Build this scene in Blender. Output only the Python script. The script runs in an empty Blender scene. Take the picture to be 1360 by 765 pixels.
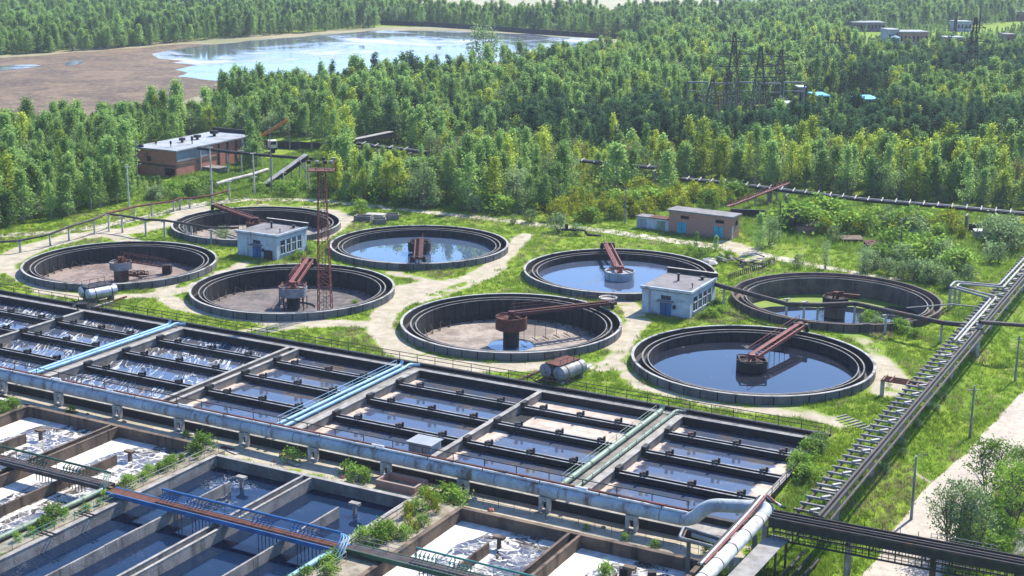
import bpy, math, random, mathutils
from mathutils import Vector, noise as mnoise
from mathutils.geometry import delaunay_2d_cdt
R = random.Random(11)
S = bpy.context.scene
C = S.collection
rad = math.radians

# ---------------------------------------------------------------- camera maths (a photo pixel -> a point on the ground)
F, CX, CY, H = 1889.0, 680.0, 382.5, 53.1
ROLL = 0.0075
PITCH = math.atan((CY + 99) / F)
CP, SP, CR, SR = math.cos(PITCH), math.sin(PITCH), math.cos(ROLL), math.sin(ROLL)
def P(px, py, z=0.0):
    a, b = (px - CX) / F, (py - CY) / F
    a, b = a * CR + b * SR, -a * SR + b * CR
    dy, dz = CP - b * SP, -SP - b * CP
    t = (z - H) / dz
    return (a * t, dy * t)
def proj(x, y, z=0.0):
    z -= H
    zc = y * CP - z * SP
    a, b = x / zc, -(y * SP + z * CP) / zc
    a, b = a * CR - b * SR, a * SR + b * CR
    return CX + F * a, CY + F * b
TH = rad(-28.2)
UX, UY = math.cos(TH), math.sin(TH)
OX, OY = P(245, 432, .3)
def W(u, v): return (OX + u * UX - v * UY, OY + u * UY + v * UX)
def toUV(x, y):
    x -= OX; y -= OY
    return (x * UX + y * UY, -x * UY + y * UX)
def sm(t):
    t = max(0.0, min(1.0, t)); return t * t * (3 - 2 * t)
RA, RB = P(1055, 685, 2.5), P(1340, 365, 2.5)
_rl = math.hypot(RB[0] - RA[0], RB[1] - RA[1])
RTX, RTY = (RB[0] - RA[0]) / _rl, (RB[1] - RA[1]) / _rl
def rackd(x, y): return (x - RA[0]) * RTY - (y - RA[1]) * RTX
def zg(x, y):
    """height of the ground"""
    if y > 420 or y < 60: return 0.0
    u, v = toUV(x, y)
    z = 0.0
    if v < -24.5 and u < 96:
        z = -1.3 * sm((-24.5 - v) / 1.6) * sm((96 - u) / 5)
    if u > 86 and v < -8:
        z = min(z, -1.3 * sm((-8 - v) / 20) * sm((u - 86) / 3))
    d = rackd(x, y)
    if d > -2:
        z = min(z, -2.3 * sm((d + .5) / 7) * (1 - sm((y - 215) / 70)))
    return z
def G(px, py):
    z = 0.0
    for _ in range(8):
        x, y = P(px, py, z); z = zg(x, y)
    return (x, y, z)

# ---------------------------------------------------------------- mesh builder
class MB:
    def __init__(s): s.v, s.f, s.s, s.m = [], [], [], []
    def add(s, vs, fs, smooth=False, m=0):
        o = len(s.v); s.v += [tuple(q) for q in vs]
        for f in fs: s.f.append(tuple(i + o for i in f)); s.s.append(smooth); s.m.append(m)
        return s
    def hexa(s, b, t, m=0):
        n = len(b)
        fs = [tuple(range(n))[::-1], tuple(range(n, 2 * n))] + [(i, (i + 1) % n, n + (i + 1) % n, n + i) for i in range(n)]
        return s.add(list(b) + list(t), fs, m=m)
    def prism(s, poly, z0, z1, m=0):
        return s.hexa([(x, y, z0) for x, y in poly], [(x, y, z1) for x, y in poly], m)
    def box(s, x0, x1, y0, y1, z0, z1, fr=None, m=0):
        fr = fr or (lambda a, b: (a, b))
        return s.prism([fr(x0, y0), fr(x1, y0), fr(x1, y1), fr(x0, y1)], z0, z1, m)
    def bar(s, p, q, w, h=None, m=0):
        h = h or w
        p, q = Vector(p), Vector(q); d = (q - p)
        if d.length < 1e-6: return s
        d.normalize()
        up = Vector((0, 0, 1)) if abs(d.z) < .95 else Vector((0, 1, 0))
        x = d.cross(up).normalized(); y = x.cross(d)
        c = [x * (a * w / 2) + y * (b * h / 2) for a, b in ((-1, -1), (1, -1), (1, 1), (-1, 1))]
        return s.hexa([p + k for k in c], [q + k for k in c], m)
    def tube(s, path, r, n=10, m=0, caps=True, r1=None):
        pts = [Vector(p) for p in path]; N = len(pts); vs = []; ref = None
        for i, p in enumerate(pts):
            d = (pts[min(i + 1, N - 1)] - pts[max(i - 1, 0)]).normalized()
            if ref is None: ref = Vector((0, 0, 1)) if abs(d.z) < .9 else Vector((1, 0, 0))
            x = d.cross(ref).normalized(); y = x.cross(d).normalized(); ref = y
            k = 1.0
            if 0 < i < N - 1:
                a = (pts[i] - pts[i - 1]).normalized(); b = (pts[i + 1] - pts[i]).normalized()
                k = min(1.35, 1 / max(.6, math.sqrt(max(.1, (1 + a.dot(b)) / 2))))
            rr = r if r1 is None else r + (r1 - r) * i / (N - 1)
            vs += [p + (x * math.cos(2 * math.pi * j / n) + y * math.sin(2 * math.pi * j / n)) * rr for j in range(n)]
        fs = [(i * n + j, i * n + (j + 1) % n, (i + 1) * n + (j + 1) % n, (i + 1) * n + j) for i in range(N - 1) for j in range(n)]
        s.add(vs, fs, True, m)
        if caps: s.add(vs[:n], [tuple(range(n))], False, m); s.add(vs[-n:], [tuple(range(n))], False, m)
        return s
    def lathe(s, prof, c, n=48, closed=False, smooth=True, m=0):
        k = len(prof); vs = []
        for j in range(n):
            a = 2 * math.pi * j / n
            vs += [(c[0] + r * math.cos(a), c[1] + r * math.sin(a), c[2] + z) for r, z in prof]
        kk = k if closed else k - 1
        for i in range(kk):   # separate bands keep hard edges between them
            b = []
            for j in range(n): b += [vs[j * k + i], vs[j * k + (i + 1) % k]]
            s.add(b, [(2 * j, 2 * ((j + 1) % n), 2 * ((j + 1) % n) + 1, 2 * j + 1) for j in range(n)], smooth, m)
        return s
    def disc(s, c, r, n=48, m=0):
        return s.add([(c[0] + r * math.cos(2 * math.pi * j / n), c[1] + r * math.sin(2 * math.pi * j / n), c[2]) for j in range(n)], [tuple(range(n))], False, m)
    def mesh(s, name, mats, off=(0, 0, 0)):
        me = bpy.data.meshes.new(name)
        me.from_pydata([(a - off[0], b - off[1], c - off[2]) for a, b, c in s.v], [], s.f)
        for q in (mats if isinstance(mats, (list, tuple)) else [mats]): me.materials.append(q)
        me.polygons.foreach_set('use_smooth', s.s); me.polygons.foreach_set('material_index', s.m)
        me.update()
        return me

def wloc(o):
    p = Vector((0, 0, 0))
    while o is not None: p += o.location; o = o.parent
    return p
def tag(o, label, cat, group=None):
    o['label'] = label; o['category'] = cat
    if group: o['group'] = group
    return o
def thing(name, label, cat, loc=(0, 0, 0), group=None):
    o = bpy.data.objects.new(name, None); o.empty_display_size = .3
    C.objects.link(o); o.location = loc
    return tag(o, label, cat, group)
def part(name, mb, mat, parent=None, label=None):
    off = wloc(parent) if parent is not None else Vector((0, 0, 0))
    o = bpy.data.objects.new(name, mb.mesh(name, mat, off)); C.objects.link(o); o.parent = parent
    if label: o['label'] = label
    return o
def solo(name, mb, mat, label, cat, group=None):
    xs = [sum(q[i] for q in mb.v) / len(mb.v) for i in (0, 1)] + [min(q[2] for q in mb.v)]
    o = bpy.data.objects.new(name, mb.mesh(name, mat, xs)); C.objects.link(o); o.location = xs
    return tag(o, label, cat, group)
def struct(name, mb, mat, kind='structure'):
    o = bpy.data.objects.new(name, mb.mesh(name, mat)); C.objects.link(o); o['kind'] = kind
    return o
def dup(root, loc, rot=None, scale=None, label=None, group=None):
    r = root.copy(); C.objects.link(r); r.location = loc
    if rot is not None: r.rotation_euler = (0, 0, rot)
    if scale is not None: r.scale = (scale,) * 3 if not isinstance(scale, tuple) else scale
    if label: r['label'] = label
    if group: r['group'] = group
    for ch in list(root.children):
        c = ch.copy(); C.objects.link(c); c.parent = r
        for g in list(ch.children):
            d = g.copy(); C.objects.link(d); d.parent = c
    return r

# ---------------------------------------------------------------- materials
def new_mat(name):
    m = bpy.data.materials.new(name); m.use_nodes = True
    nt = m.node_tree; b = nt.nodes['Principled BSDF']
    return m, nt, b
def nd(nt, t, **k):
    n = nt.nodes.new(t)
    for a, v in k.items():
        if a in n.inputs: n.inputs[a].default_value = v
        else: setattr(n, a, v)
    return n
def c4(c): return (*c, 1)
def mixc(nt, fac, a, b):
    n = nt.nodes.new('ShaderNodeMix'); n.data_type = 'RGBA'
    for i, q in ((0, fac), (6, a), (7, b)):
        if isinstance(q, bpy.types.NodeSocket): nt.links.new(q, n.inputs[i])
        else: n.inputs[i].default_value = c4(q) if isinstance(q, tuple) else q
    return n.outputs[2]
def mth(nt, op, a, b=None, c=None, clamp=False):
    n = nt.nodes.new('ShaderNodeMath'); n.operation = op; n.use_clamp = clamp
    for i, q in enumerate((a, b, c)):
        if q is None: continue
        if isinstance(q, bpy.types.NodeSocket): nt.links.new(q, n.inputs[i])
        else: n.inputs[i].default_value = q
    return n.outputs[0]
def ramp(nt, s, lo, hi):
    n = nt.nodes.new('ShaderNodeMapRange'); n.interpolation_type = 'SMOOTHSTEP'
    nt.links.new(s, n.inputs[0]); n.inputs[1].default_value = lo; n.inputs[2].default_value = hi
    return n.outputs[0]
def coords(nt, scale=(1, 1, 1), rot=0.0, world=False):
    t = nt.nodes.new('ShaderNodeNewGeometry' if world else 'ShaderNodeTexCoord')
    mp = nt.nodes.new('ShaderNodeMapping'); mp.inputs['Scale'].default_value = scale; mp.inputs['Rotation'].default_value = (0, 0, rot)
    nt.links.new(t.outputs['Position' if world else 'Object'], mp.inputs[0])
    return mp.outputs[0]
def noise(nt, co, scale, detail=4, rough=.6, dist=0.0):
    n = nt.nodes.new('ShaderNodeTexNoise'); n.inputs['Scale'].default_value = scale; n.inputs['Detail'].default_value = detail
    n.inputs['Roughness'].default_value = rough; n.inputs['Distortion'].default_value = dist
    nt.links.new(co, n.inputs['Vector']); return n.outputs['Fac']
def bump(nt, b, h, strength, dist=.1):
    n = nt.nodes.new('ShaderNodeBump'); n.inputs['Strength'].default_value = strength; n.inputs['Distance'].default_value = dist
    nt.links.new(h, n.inputs['Height']); nt.links.new(n.outputs[0], b.inputs['Normal'])
def M(name, c1, c2=None, scale=.6, rough=.85, bmp=.3, metal=0.0, spec=.25, stain=None, sscale=.25, slo=.5, shi=.68, streak=False):
    m, nt, b = new_mat(name)
    co = coords(nt, world=True)
    n1 = noise(nt, co, scale, 6)
    col = mixc(nt, ramp(nt, n1, .35, .65), c1, c2 or tuple(x * .72 for x in c1))
    n3 = noise(nt, co, scale * 9, 3)
    col = mixc(nt, mth(nt, 'MULTIPLY', ramp(nt, n3, .45, .75), .35), col, tuple(x * .5 for x in c1))
    if stain:
        cs = coords(nt, (1, 1, .12) if streak else (1, 1, 1), world=True)
        col = mixc(nt, ramp(nt, noise(nt, cs, sscale, 5, .7), slo, shi), col, stain)
    nt.links.new(col, b.inputs['Base Color'])
    b.inputs['Roughness'].default_value = rough; b.inputs['Metallic'].default_value = metal; b.inputs['Specular IOR Level'].default_value = spec
    if bmp: bump(nt, b, n3, bmp, .06)
    return m
CONC = M('concrete', (.215, .195, .17), (.125, .115, .1), .5, stain=(.07, .065, .06), sscale=.5, streak=True, slo=.52, shi=.75)
NEARW = M('dirty_basin_concrete', (.3, .28, .25), (.185, .172, .155), .7, stain=(.07, .062, .055), sscale=.55, streak=True, slo=.5, shi=.72, bmp=.6)
TIE = M('grey_cross_tie', (.24, .235, .225), (.15, .145, .14), .9, stain=(.08, .06, .05), sscale=.8, slo=.5, shi=.7)
RIM = M('weathered_tank_rim', (.36, .345, .32), (.24, .23, .215), .5, stain=(.07, .065, .06), sscale=.5, slo=.52, shi=.66)
COPE = M('grey_coping', (.32, .3, .27), (.2, .19, .17), .9, stain=(.09, .08, .07), sscale=.7, slo=.52, shi=.75)
PALE = M('pale_concrete', (.46, .43, .38), (.3, .28, .25), .8, stain=(.12, .11, .1), sscale=.7, slo=.55, shi=.8)
BROWNC = M('brown_stained_concrete', (.16, .115, .08), (.09, .065, .05), .6, stain=(.03, .025, .02), sscale=.6, streak=True)
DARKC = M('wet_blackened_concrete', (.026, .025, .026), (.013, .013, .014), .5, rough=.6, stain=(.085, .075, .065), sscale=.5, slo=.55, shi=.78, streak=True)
OLDC = M('brown_tank_lining', (.13, .1, .08), (.06, .05, .045), .4, stain=(.2, .16, .12), sscale=.3, slo=.55, shi=.75, streak=True)
TANKW = M('tank_wall_concrete', (.13, .13, .13), (.085, .085, .088), .5, stain=(.035, .035, .035), sscale=.5, streak=True, slo=.5, shi=.75)
DKRED = M('dark_red_steel', (.1, .032, .03), (.06, .022, .022), 1.2, rough=.7, stain=(.16, .1, .085), sscale=1.5, slo=.6, shi=.75)
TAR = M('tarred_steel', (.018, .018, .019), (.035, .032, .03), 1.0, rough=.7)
STEEL = M('grey_steel', (.26, .27, .28), (.15, .15, .15), 1.0, rough=.6, metal=.2, stain=(.14, .07, .035), sscale=1.2, slo=.56, shi=.7)
DSTEEL = M('dark_steel', (.06, .055, .055), (.035, .03, .03), 1.2, rough=.7, stain=(.13, .055, .03), sscale=1.0, slo=.52, shi=.7)
RUST = M('rust', (.13, .047, .03), (.075, .03, .022), 1.5, rough=.9, stain=(.05, .03, .025), sscale=1.2)
REDP = M('faded_red_paint', (.2, .055, .045), (.12, .038, .032), 1.2, rough=.65, stain=(.36, .26, .22), sscale=1.5, slo=.6, shi=.75)
PIPEW = M('pale_blue_pipe_paint', (.36, .405, .43), (.25, .28, .3), .5, rough=.6, bmp=.6, stain=(.13, .085, .06), sscale=.6, slo=.5, shi=.68, streak=True)
SKYB = M('light_blue_paint', (.22, .42, .56), (.15, .3, .43), 1.0, rough=.45, stain=(.12, .1, .09), sscale=1.2, slo=.6, shi=.8)
BLUEP = M('bright_blue_paint', (.035, .13, .31), (.028, .085, .2), 1.0, rough=.5, stain=(.12, .1, .09), sscale=1.5, slo=.62, shi=.8)
TURQ = M('turquoise_paint', (.04, .33, .42), (.03, .24, .33), 1.0, rough=.6)
GREENP = M('pale_green_paint', (.21, .275, .2), (.13, .18, .13), .8, rough=.5, stain=(.08, .07, .05), sscale=.8, slo=.58, shi=.78)
DGREEN = M('dark_green_paint', (.04, .1, .055), (.025, .06, .04), 1.0, rough=.5)
TEALP = M('teal_green_paint', (.06, .24, .19), (.04, .16, .13), 1.0, rough=.5)
WHITEP = M('dirty_white_paint', (.6, .6, .58), (.42, .42, .41), 1.0, rough=.7, stain=(.16, .12, .09), sscale=1.2, slo=.55, shi=.75)
SILVER = M('aluminium_sheet', (.5, .52, .54), (.36, .37, .38), .7, rough=.38, metal=.6, stain=(.18, .13, .1), sscale=.8, slo=.6, shi=.8)
ORANGE = M('orange_paint', (.5, .2, .03), (.4, .15, .03), 1.0, rough=.5)
ROOF = M('bitumen_roof', (.2, .185, .185), (.14, .132, .132), .4, stain=(.12, .11, .11), sscale=.3)
GROOF = M('grey_sheet_roof', (.3, .32, .34), (.22, .24, .26), .25, stain=(.16, .15, .15), sscale=.2)
TILEW = M('weathered_boards', (.3, .29, .27), (.2, .19, .18), .8)
GLASS = M('dusty_dark_glass', (.03, .05, .06), (.015, .03, .04), 1.5, rough=.12, bmp=0, spec=.5)
BLACK = M('black_void', (.012, .012, .012), rough=.95, bmp=0)
RUBBLE = M('rubble_soil', (.3, .26, .2), (.17, .14, .1), .9, bmp=.8, stain=(.08, .12, .03), sscale=.5, slo=.55, shi=.65)
PLAST = M('whitewashed_brick', (.44, .49, .53), (.33, .37, .41), .7, stain=(.17, .165, .165), sscale=.6, slo=.52, shi=.72, streak=True, bmp=.6)
def brick_mat(name, c1, c2, mortar, stain):
    m, nt, b = new_mat(name)
    t = nt.nodes.new('ShaderNodeTexCoord'); n = nt.nodes.new('ShaderNodeSeparateXYZ'); nt.links.new(t.outputs['Object'], n.inputs[0])
    s = mth(nt, 'ADD', n.outputs[0], n.outputs[1]); cb = nt.nodes.new('ShaderNodeCombineXYZ')
    nt.links.new(s, cb.inputs[0]); nt.links.new(n.outputs[2], cb.inputs[1])
    br = nt.nodes.new('ShaderNodeTexBrick'); nt.links.new(cb.outputs[0], br.inputs['Vector'])
    br.inputs['Color1'].default_value = c4(c1); br.inputs['Color2'].default_value = c4(c2); br.inputs['Mortar'].default_value = c4(mortar)
    br.inputs['Scale'].default_value = 1.6; br.inputs['Mortar Size'].default_value = .03
    co = coords(nt, world=True)
    col = mixc(nt, ramp(nt, noise(nt, co, .35, 6, .7), .5, .68), br.outputs[0], stain)
    col = mixc(nt, mth(nt, 'MULTIPLY', noise(nt, co, 2.2, 4), .4), col, tuple(x * .4 for x in c1))
    nt.links.new(col, b.inputs['Base Color']); b.inputs['Roughness'].default_value = .9
    return m
BRICK = brick_mat('red_brick', (.5, .14, .08), (.58, .2, .12), (.36, .24, .18), (.2, .1, .075))
OLDBRICK = brick_mat('old_dull_brick', (.36, .16, .11), (.42, .21, .15), (.27, .21, .17), (.3, .22, .18))

def water_mat(name, body, rough=.03, bmp=.08, bscale=1.2, scum=None, slo=.6, shi=.66, sscale=.12, ior=1.333):
    m, nt, b = new_mat(name); co = coords(nt, world=True)
    b.inputs['Base Color'].default_value = c4(body); b.inputs['Roughness'].default_value = rough; b.inputs['IOR'].default_value = ior
    if scum:
        f = ramp(nt, noise(nt, co, sscale, 7, .68, .6), slo, shi)
        nt.links.new(mixc(nt, f, body, scum), b.inputs['Base Color'])
        nt.links.new(mth(nt, 'MULTIPLY_ADD', f, .6, rough), b.inputs['Roughness'])
    bump(nt, b, noise(nt, co, bscale, 3), bmp, .05)
    return m
W_TANK = water_mat('settled_water', (.012, .015, .024), .015, .05, .35, scum=(.05, .045, .04), slo=.56, shi=.74, sscale=.22, ior=1.52)
W_CLEAR = water_mat('blue_settled_water', (.06, .09, .14), .02, .015, .8, ior=1.9)
W_HAZY = water_mat('hazy_settled_water', (.05, .065, .1), .05, .03, .5, scum=(.1, .11, .14), slo=.5, shi=.8, sscale=.2, ior=1.6)
W_DEEP = water_mat('deep_dark_water', (.008, .02, .05), .02, .04, 1.0, ior=1.36)
W_LANE = water_mat('aeration_water', (.04, .042, .05), .05, .1, 1.4, scum=(.11, .095, .08), slo=.56, shi=.7, sscale=.25, ior=1.5)
W_POND = water_mat('pond', (.12, .135, .16), .07, .04, .3, scum=(.42, .44, .45), slo=.45, shi=.7, sscale=.02, ior=1.5)
W_ALGAE = None
def foam_mat(name, body, white, mode):
    """water with foam: mesh attribute 'foam' = solid scum, plus marbled threads (mode 0), streaks along the lane (1), flecks (2), tan scum (3)"""
    m, nt, b = new_mat(name); co = coords(nt, world=True, rot=-TH)
    at = nt.nodes.new('ShaderNodeAttribute'); at.attribute_name = 'foam'
    n0 = noise(nt, co, .55, 6, .65, 1.2)
    if mode == 0:
        nc = nt.nodes.new('ShaderNodeTexNoise'); nc.inputs['Scale'].default_value = .55; nc.inputs['Detail'].default_value = 2; nt.links.new(co, nc.inputs['Vector'])
        vm = nt.nodes.new('ShaderNodeVectorMath'); vm.operation = 'MULTIPLY_ADD'; nt.links.new(nc.outputs['Color'], vm.inputs[0]); vm.inputs[1].default_value = (2.6, 2.6, 0); nt.links.new(co, vm.inputs[2])
        def net(sc, wd):
            v = nt.nodes.new('ShaderNodeTexVoronoi'); v.feature = 'DISTANCE_TO_EDGE'; v.inputs['Scale'].default_value = sc; nt.links.new(vm.outputs[0], v.inputs['Vector'])
            k = mth(nt, 'MULTIPLY', ramp(nt, noise(nt, co, .3, 4, .65), .36, .68), wd)
            return ramp(nt, mth(nt, 'DIVIDE', v.outputs['Distance'], mth(nt, 'ADD', k, .004)), 1.15, .1)
        thr = mth(nt, 'MAXIMUM', net(.5, .16), mth(nt, 'MULTIPLY', net(1.35, .2), .62))
        thr = mth(nt, 'MULTIPLY', thr, ramp(nt, noise(nt, co, 2.6, 3, .6), .3, .5))
        pat = mth(nt, 'MULTIPLY', ramp(nt, noise(nt, co, .2, 7, .74, 1.0), .6, .76), .6)
        film = mth(nt, 'MULTIPLY', ramp(nt, noise(nt, co, .45, 6, .7, .8), .42, .72), .38)
        f = mth(nt, 'MAXIMUM', mth(nt, 'MAXIMUM', thr, pat), film)
    elif mode == 1:
        cw = coords(nt, (1, .16, 1), rot=-TH + rad(12), world=True)
        f = ramp(nt, mth(nt, 'ABSOLUTE', mth(nt, 'SUBTRACT', noise(nt, cw, .8, 3, .55, .7), .5)), .026, .004)
        f = mth(nt, 'MULTIPLY', f, .8)
        f = mth(nt, 'MULTIPLY', f, ramp(nt, noise(nt, co, .3, 4, .6), .3, .5))
        f = mth(nt, 'MAXIMUM', f, mth(nt, 'MULTIPLY', ramp(nt, noise(nt, co, 2.5, 4, .6), .66, .74), .5))
    elif mode == 2:
        f = ramp(nt, noise(nt, co, 1.7, 5, .62, 1.5), .53, .6)
        f = mth(nt, 'MULTIPLY', f, ramp(nt, noise(nt, co, .16, 3, .5), .42, .6))
        f = mth(nt, 'MULTIPLY', f, at.outputs['Fac'])
    else:
        f = mth(nt, 'MULTIPLY', ramp(nt, noise(nt, co, .9, 5, .6), .6, .7), .25)
    if mode != 2:
        ed = mth(nt, 'ADD', at.outputs['Fac'], mth(nt, 'MULTIPLY_ADD', n0, .9, -.45))
        f = mth(nt, 'MAXIMUM', f, ramp(nt, ed, .42, .62))
    w2 = mixc(nt, ramp(nt, noise(nt, co, .9, 7, .75), .38, .66), white, tuple(x * k for x, k in zip(white, (.62, .6, .56))))
    if mode in (1, 3): body = mixc(nt, ramp(nt, noise(nt, co, .17, 5, .65, .6), .45, .7), body, (.1, .08, .062))
    nt.links.new(mixc(nt, f, body, w2), b.inputs['Base Color'])
    nt.links.new(mth(nt, 'MULTIPLY_ADD', f, .75, .05), b.inputs['Roughness'])
    b.inputs['IOR'].default_value = 1.33 if mode == 2 else 1.55
    h = mth(nt, 'ADD', mth(nt, 'MULTIPLY', f, .5), mth(nt, 'MULTIPLY', noise(nt, co, 1.6, 4, .6), .6))
    bump(nt, b, h, .14 if mode == 0 else .05, .12)
    return m
W_FOAM = foam_mat('foaming_sludge', (.04, .034, .036), (.64, .62, .575), 0)
W_STREAK = foam_mat('streaked_aeration_water', (.05, .065, .1), (.56, .57, .56), 1)
W_FLECK = foam_mat('flecked_dark_water', (.005, .014, .036), (.6, .62, .63), 2)
W_TAN = foam_mat('tan_scum_water', (.05, .065, .1), (.46, .37, .3), 3)
W_WHITE = foam_mat('pale_scum_water', (.05, .05, .05), (.43, .345, .28), 3)

def mud_mat(name, c1, c2, c3, sc=.12, bm=.5):
    m, nt, b = new_mat(name); co = coords(nt, world=True)
    col = mixc(nt, ramp(nt, noise(nt, co, sc, 7, .7, .8), .38, .62), c1, c2)
    col = mixc(nt, mth(nt, 'MULTIPLY', ramp(nt, noise(nt, co, sc * 7, 5, .65), .5, .7), .7), col, c3)
    nt.links.new(col, b.inputs['Base Color']); b.inputs['Roughness'].default_value = .8; b.inputs['Specular IOR Level'].default_value = .2
    bump(nt, b, noise(nt, co, sc * 9, 5), bm, .12)
    return m
MUD_RED = mud_mat('reddish_mud', (.24, .185, .155), (.12, .085, .07), (.32, .27, .235), .25)
MUD_GREY = mud_mat('grey_black_mud', (.07, .062, .058), (.15, .125, .115), (.2, .175, .16), .13)
MUD_TAN = mud_mat('tan_mud', (.31, .26, .21), (.17, .135, .108), (.1, .082, .068), .2)
MARSH = mud_mat('brown_marsh', (.16, .108, .064), (.075, .05, .032), (.26, .2, .12), .06, .9)
SAND = mud_mat('sandy_shore', (.27, .22, .14), (.17, .17, .08), (.12, .16, .05), .03)
FARF = mud_mat('pale_far_field', (.32, .29, .2), (.26, .25, .16), (.2, .22, .11), .006)
TRACK = mud_mat('pale_dirt_track', (.44, .39, .31), (.34, .3, .22), (.25, .24, .13), .12)
ROADM = mud_mat('gravel_road', (.4, .345, .275), (.32, .275, .22), (.22, .19, .15), .22, .6)
PUDDLE = mud_mat('grey_gravel_mud', (.22, .2, .19), (.12, .11, .11), (.3, .28, .26), .3)
W_ALGAE = mud_mat('algae', (.13, .19, .02), (.17, .23, .03), (.07, .11, .02), .3, .2)

def leaf_mat(name, c, c2, trans=.45):
    m = bpy.data.materials.new(name); m.use_nodes = True; nt = m.node_tree; nt.nodes.clear()
    at = nt.nodes.new('ShaderNodeAttribute'); at.attribute_name = 'tint'
    oi = nt.nodes.new('ShaderNodeObjectInfo')
    a = mth(nt, 'ADD', mth(nt, 'MULTIPLY', at.outputs['Fac'], .55), mth(nt, 'MULTIPLY', oi.outputs['Random'], .6), clamp=True)
    col = mixc(nt, a, c, c2)
    hs = nt.nodes.new('ShaderNodeHueSaturation')
    nt.links.new(col, hs.inputs['Color']); nt.links.new(mth(nt, 'MULTIPLY_ADD', oi.outputs['Random'], .5, .78), hs.inputs['Value'])
    d = nt.nodes.new('ShaderNodeBsdfDiffuse'); t = nt.nodes.new('ShaderNodeBsdfTranslucent'); mx = nt.nodes.new('ShaderNodeMixShader'); o = nt.nodes.new('ShaderNodeOutputMaterial')
    nt.links.new(hs.outputs[0], d.inputs[0]); nt.links.new(hs.outputs[0], t.inputs[0])
    mx.inputs[0].default_value = trans
    nt.links.new(d.outputs[0], mx.inputs[1]); nt.links.new(t.outputs[0], mx.inputs[2]); nt.links.new(mx.outputs[0], o.inputs[0])
    return m
L_BIRCH = leaf_mat('birch_leaves', (.155, .275, .065), (.27, .39, .11), .52)
L_ASPEN = leaf_mat('aspen_leaves', (.25, .34, .036), (.4, .46, .07), .52)
L_PINE = leaf_mat('pine_needles', (.05, .105, .048), (.095, .165, .068), .32)
L_WILLOW = leaf_mat('willow_leaves', (.16, .25, .09), (.26, .35, .15), .5)
L_BROWN = leaf_mat('bare_twigs', (.21, .19, .075), (.29, .28, .1), .4)
L_BUSH = leaf_mat('shrub_leaves', (.13, .25, .035), (.24, .36, .06), .5)
L_YBUSH = leaf_mat('yellow_shrub_leaves', (.2, .25, .02), (.3, .32, .03))
L_GRASS = leaf_mat('grass_blades', (.11, .21, .022), (.21, .3, .035), .45)
L_DRY = leaf_mat('dry_grass', (.2, .19, .09), (.3, .27, .14), .4)
BARK = M('bark', (.16, .13, .105), (.08, .065, .055), 3, bmp=.5)
BIRCHB = M('birch_bark', (.42, .4, .36), (.2, .19, .17), 3, bmp=.3)
# ================================================================ GROUND
TANKC = [P(*q, 1.1) for q in ((160, 347), (341, 295), (389, 381), (557, 323), (679, 426), (823, 358), (1110, 394), (999, 475))]
def seg_d(p, a, b):
    ax, ay = b[0] - a[0], b[1] - a[1]; L = ax * ax + ay * ay
    t = max(0, min(1, ((p[0] - a[0]) * ax + (p[1] - a[1]) * ay) / L)) if L else 0
    return math.hypot(p[0] - a[0] - t * ax, p[1] - a[1] - t * ay)
def pl(*px): return [P(*q) for q in px]
PATHS = [
 (pl((-40, 372), (0, 350), (40, 330), (100, 314), (180, 306), (235, 292), (262, 277)), 4.0, 1.0),
 (pl((0, 352), (30, 368), (60, 388), (120, 396), (200, 392), (250, 384), (300, 362), (325, 350)), 1.9, .95),
 (pl((225, 374), (215, 392), (240, 408), (300, 420), (360, 427), (430, 428), (500, 432), (525, 452)), 2.0, .95),
 (pl((330, 440), (400, 432), (480, 430)), 2.4, .7),
 (pl((545, 395), (590, 378), (630, 366), (662, 348), (684, 328), (697, 312)), 1.9, 1.0),
 (pl((560, 400), (610, 385), (650, 366), (672, 352)), 1.3, .8),
 (pl((545, 395), (510, 415), (505, 440), (530, 466), (580, 482), (650, 488), (730, 488)), 2.6, 1.0),
 (pl((500, 400), (540, 385), (575, 378)), 4.5, .9),
 (pl((820, 462), (835, 440), (850, 428), (838, 410), (828, 400)), 2.2, 1.0),
 (pl((830, 440), (822, 470), (800, 490), (745, 480)), 1.8, .8),
 (pl((815, 480), (850, 514), (930, 534), (1000, 546), (1060, 552), (1105, 560)), 1.2, .95),
 (pl((1010, 545), (1060, 545), (1120, 562)), 3.0, .55),
 (pl((1165, 478), (1185, 500), (1178, 520)), 3.2, .8),
 (pl((1130, 445), (1160, 460), (1170, 480)), 2.0, .6),
 (pl((425, 318), (452, 300), (462, 290), (440, 280)), 2.4, .85),
 (pl((290, 282), (340, 272), (420, 275), (460, 288)), 1.4, .7),
 (pl((575, 308), (600, 306), (640, 309)), .5, .6),
 (pl((590, 340), (610, 338), (630, 345)), 1.4, .6),
 (pl((700, 340), (720, 375), (790, 395), (840, 400)), .7, .5),
 (pl((960, 322), (990, 330), (1000, 345)), 3.0, .8),
 (pl((520, 362), (560, 370)), 2.0, .7), (pl((478, 345), (520, 350)), .8, .6),
 (pl((180, 325), (140, 306), (100, 316)), 3.0, .8),
 (pl((1280, 640), (1245, 612), (1215, 607)), .6, .7),
 (pl((1010, 300), (1050, 345), (1100, 300)), 2.5, .45), (pl((1250, 290), (1300, 300)), 3, .4),
 (pl((340, 196), (420, 196)), 3.5, .6), (pl((110, 158), (330, 156)), 3, .6),
]
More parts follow.
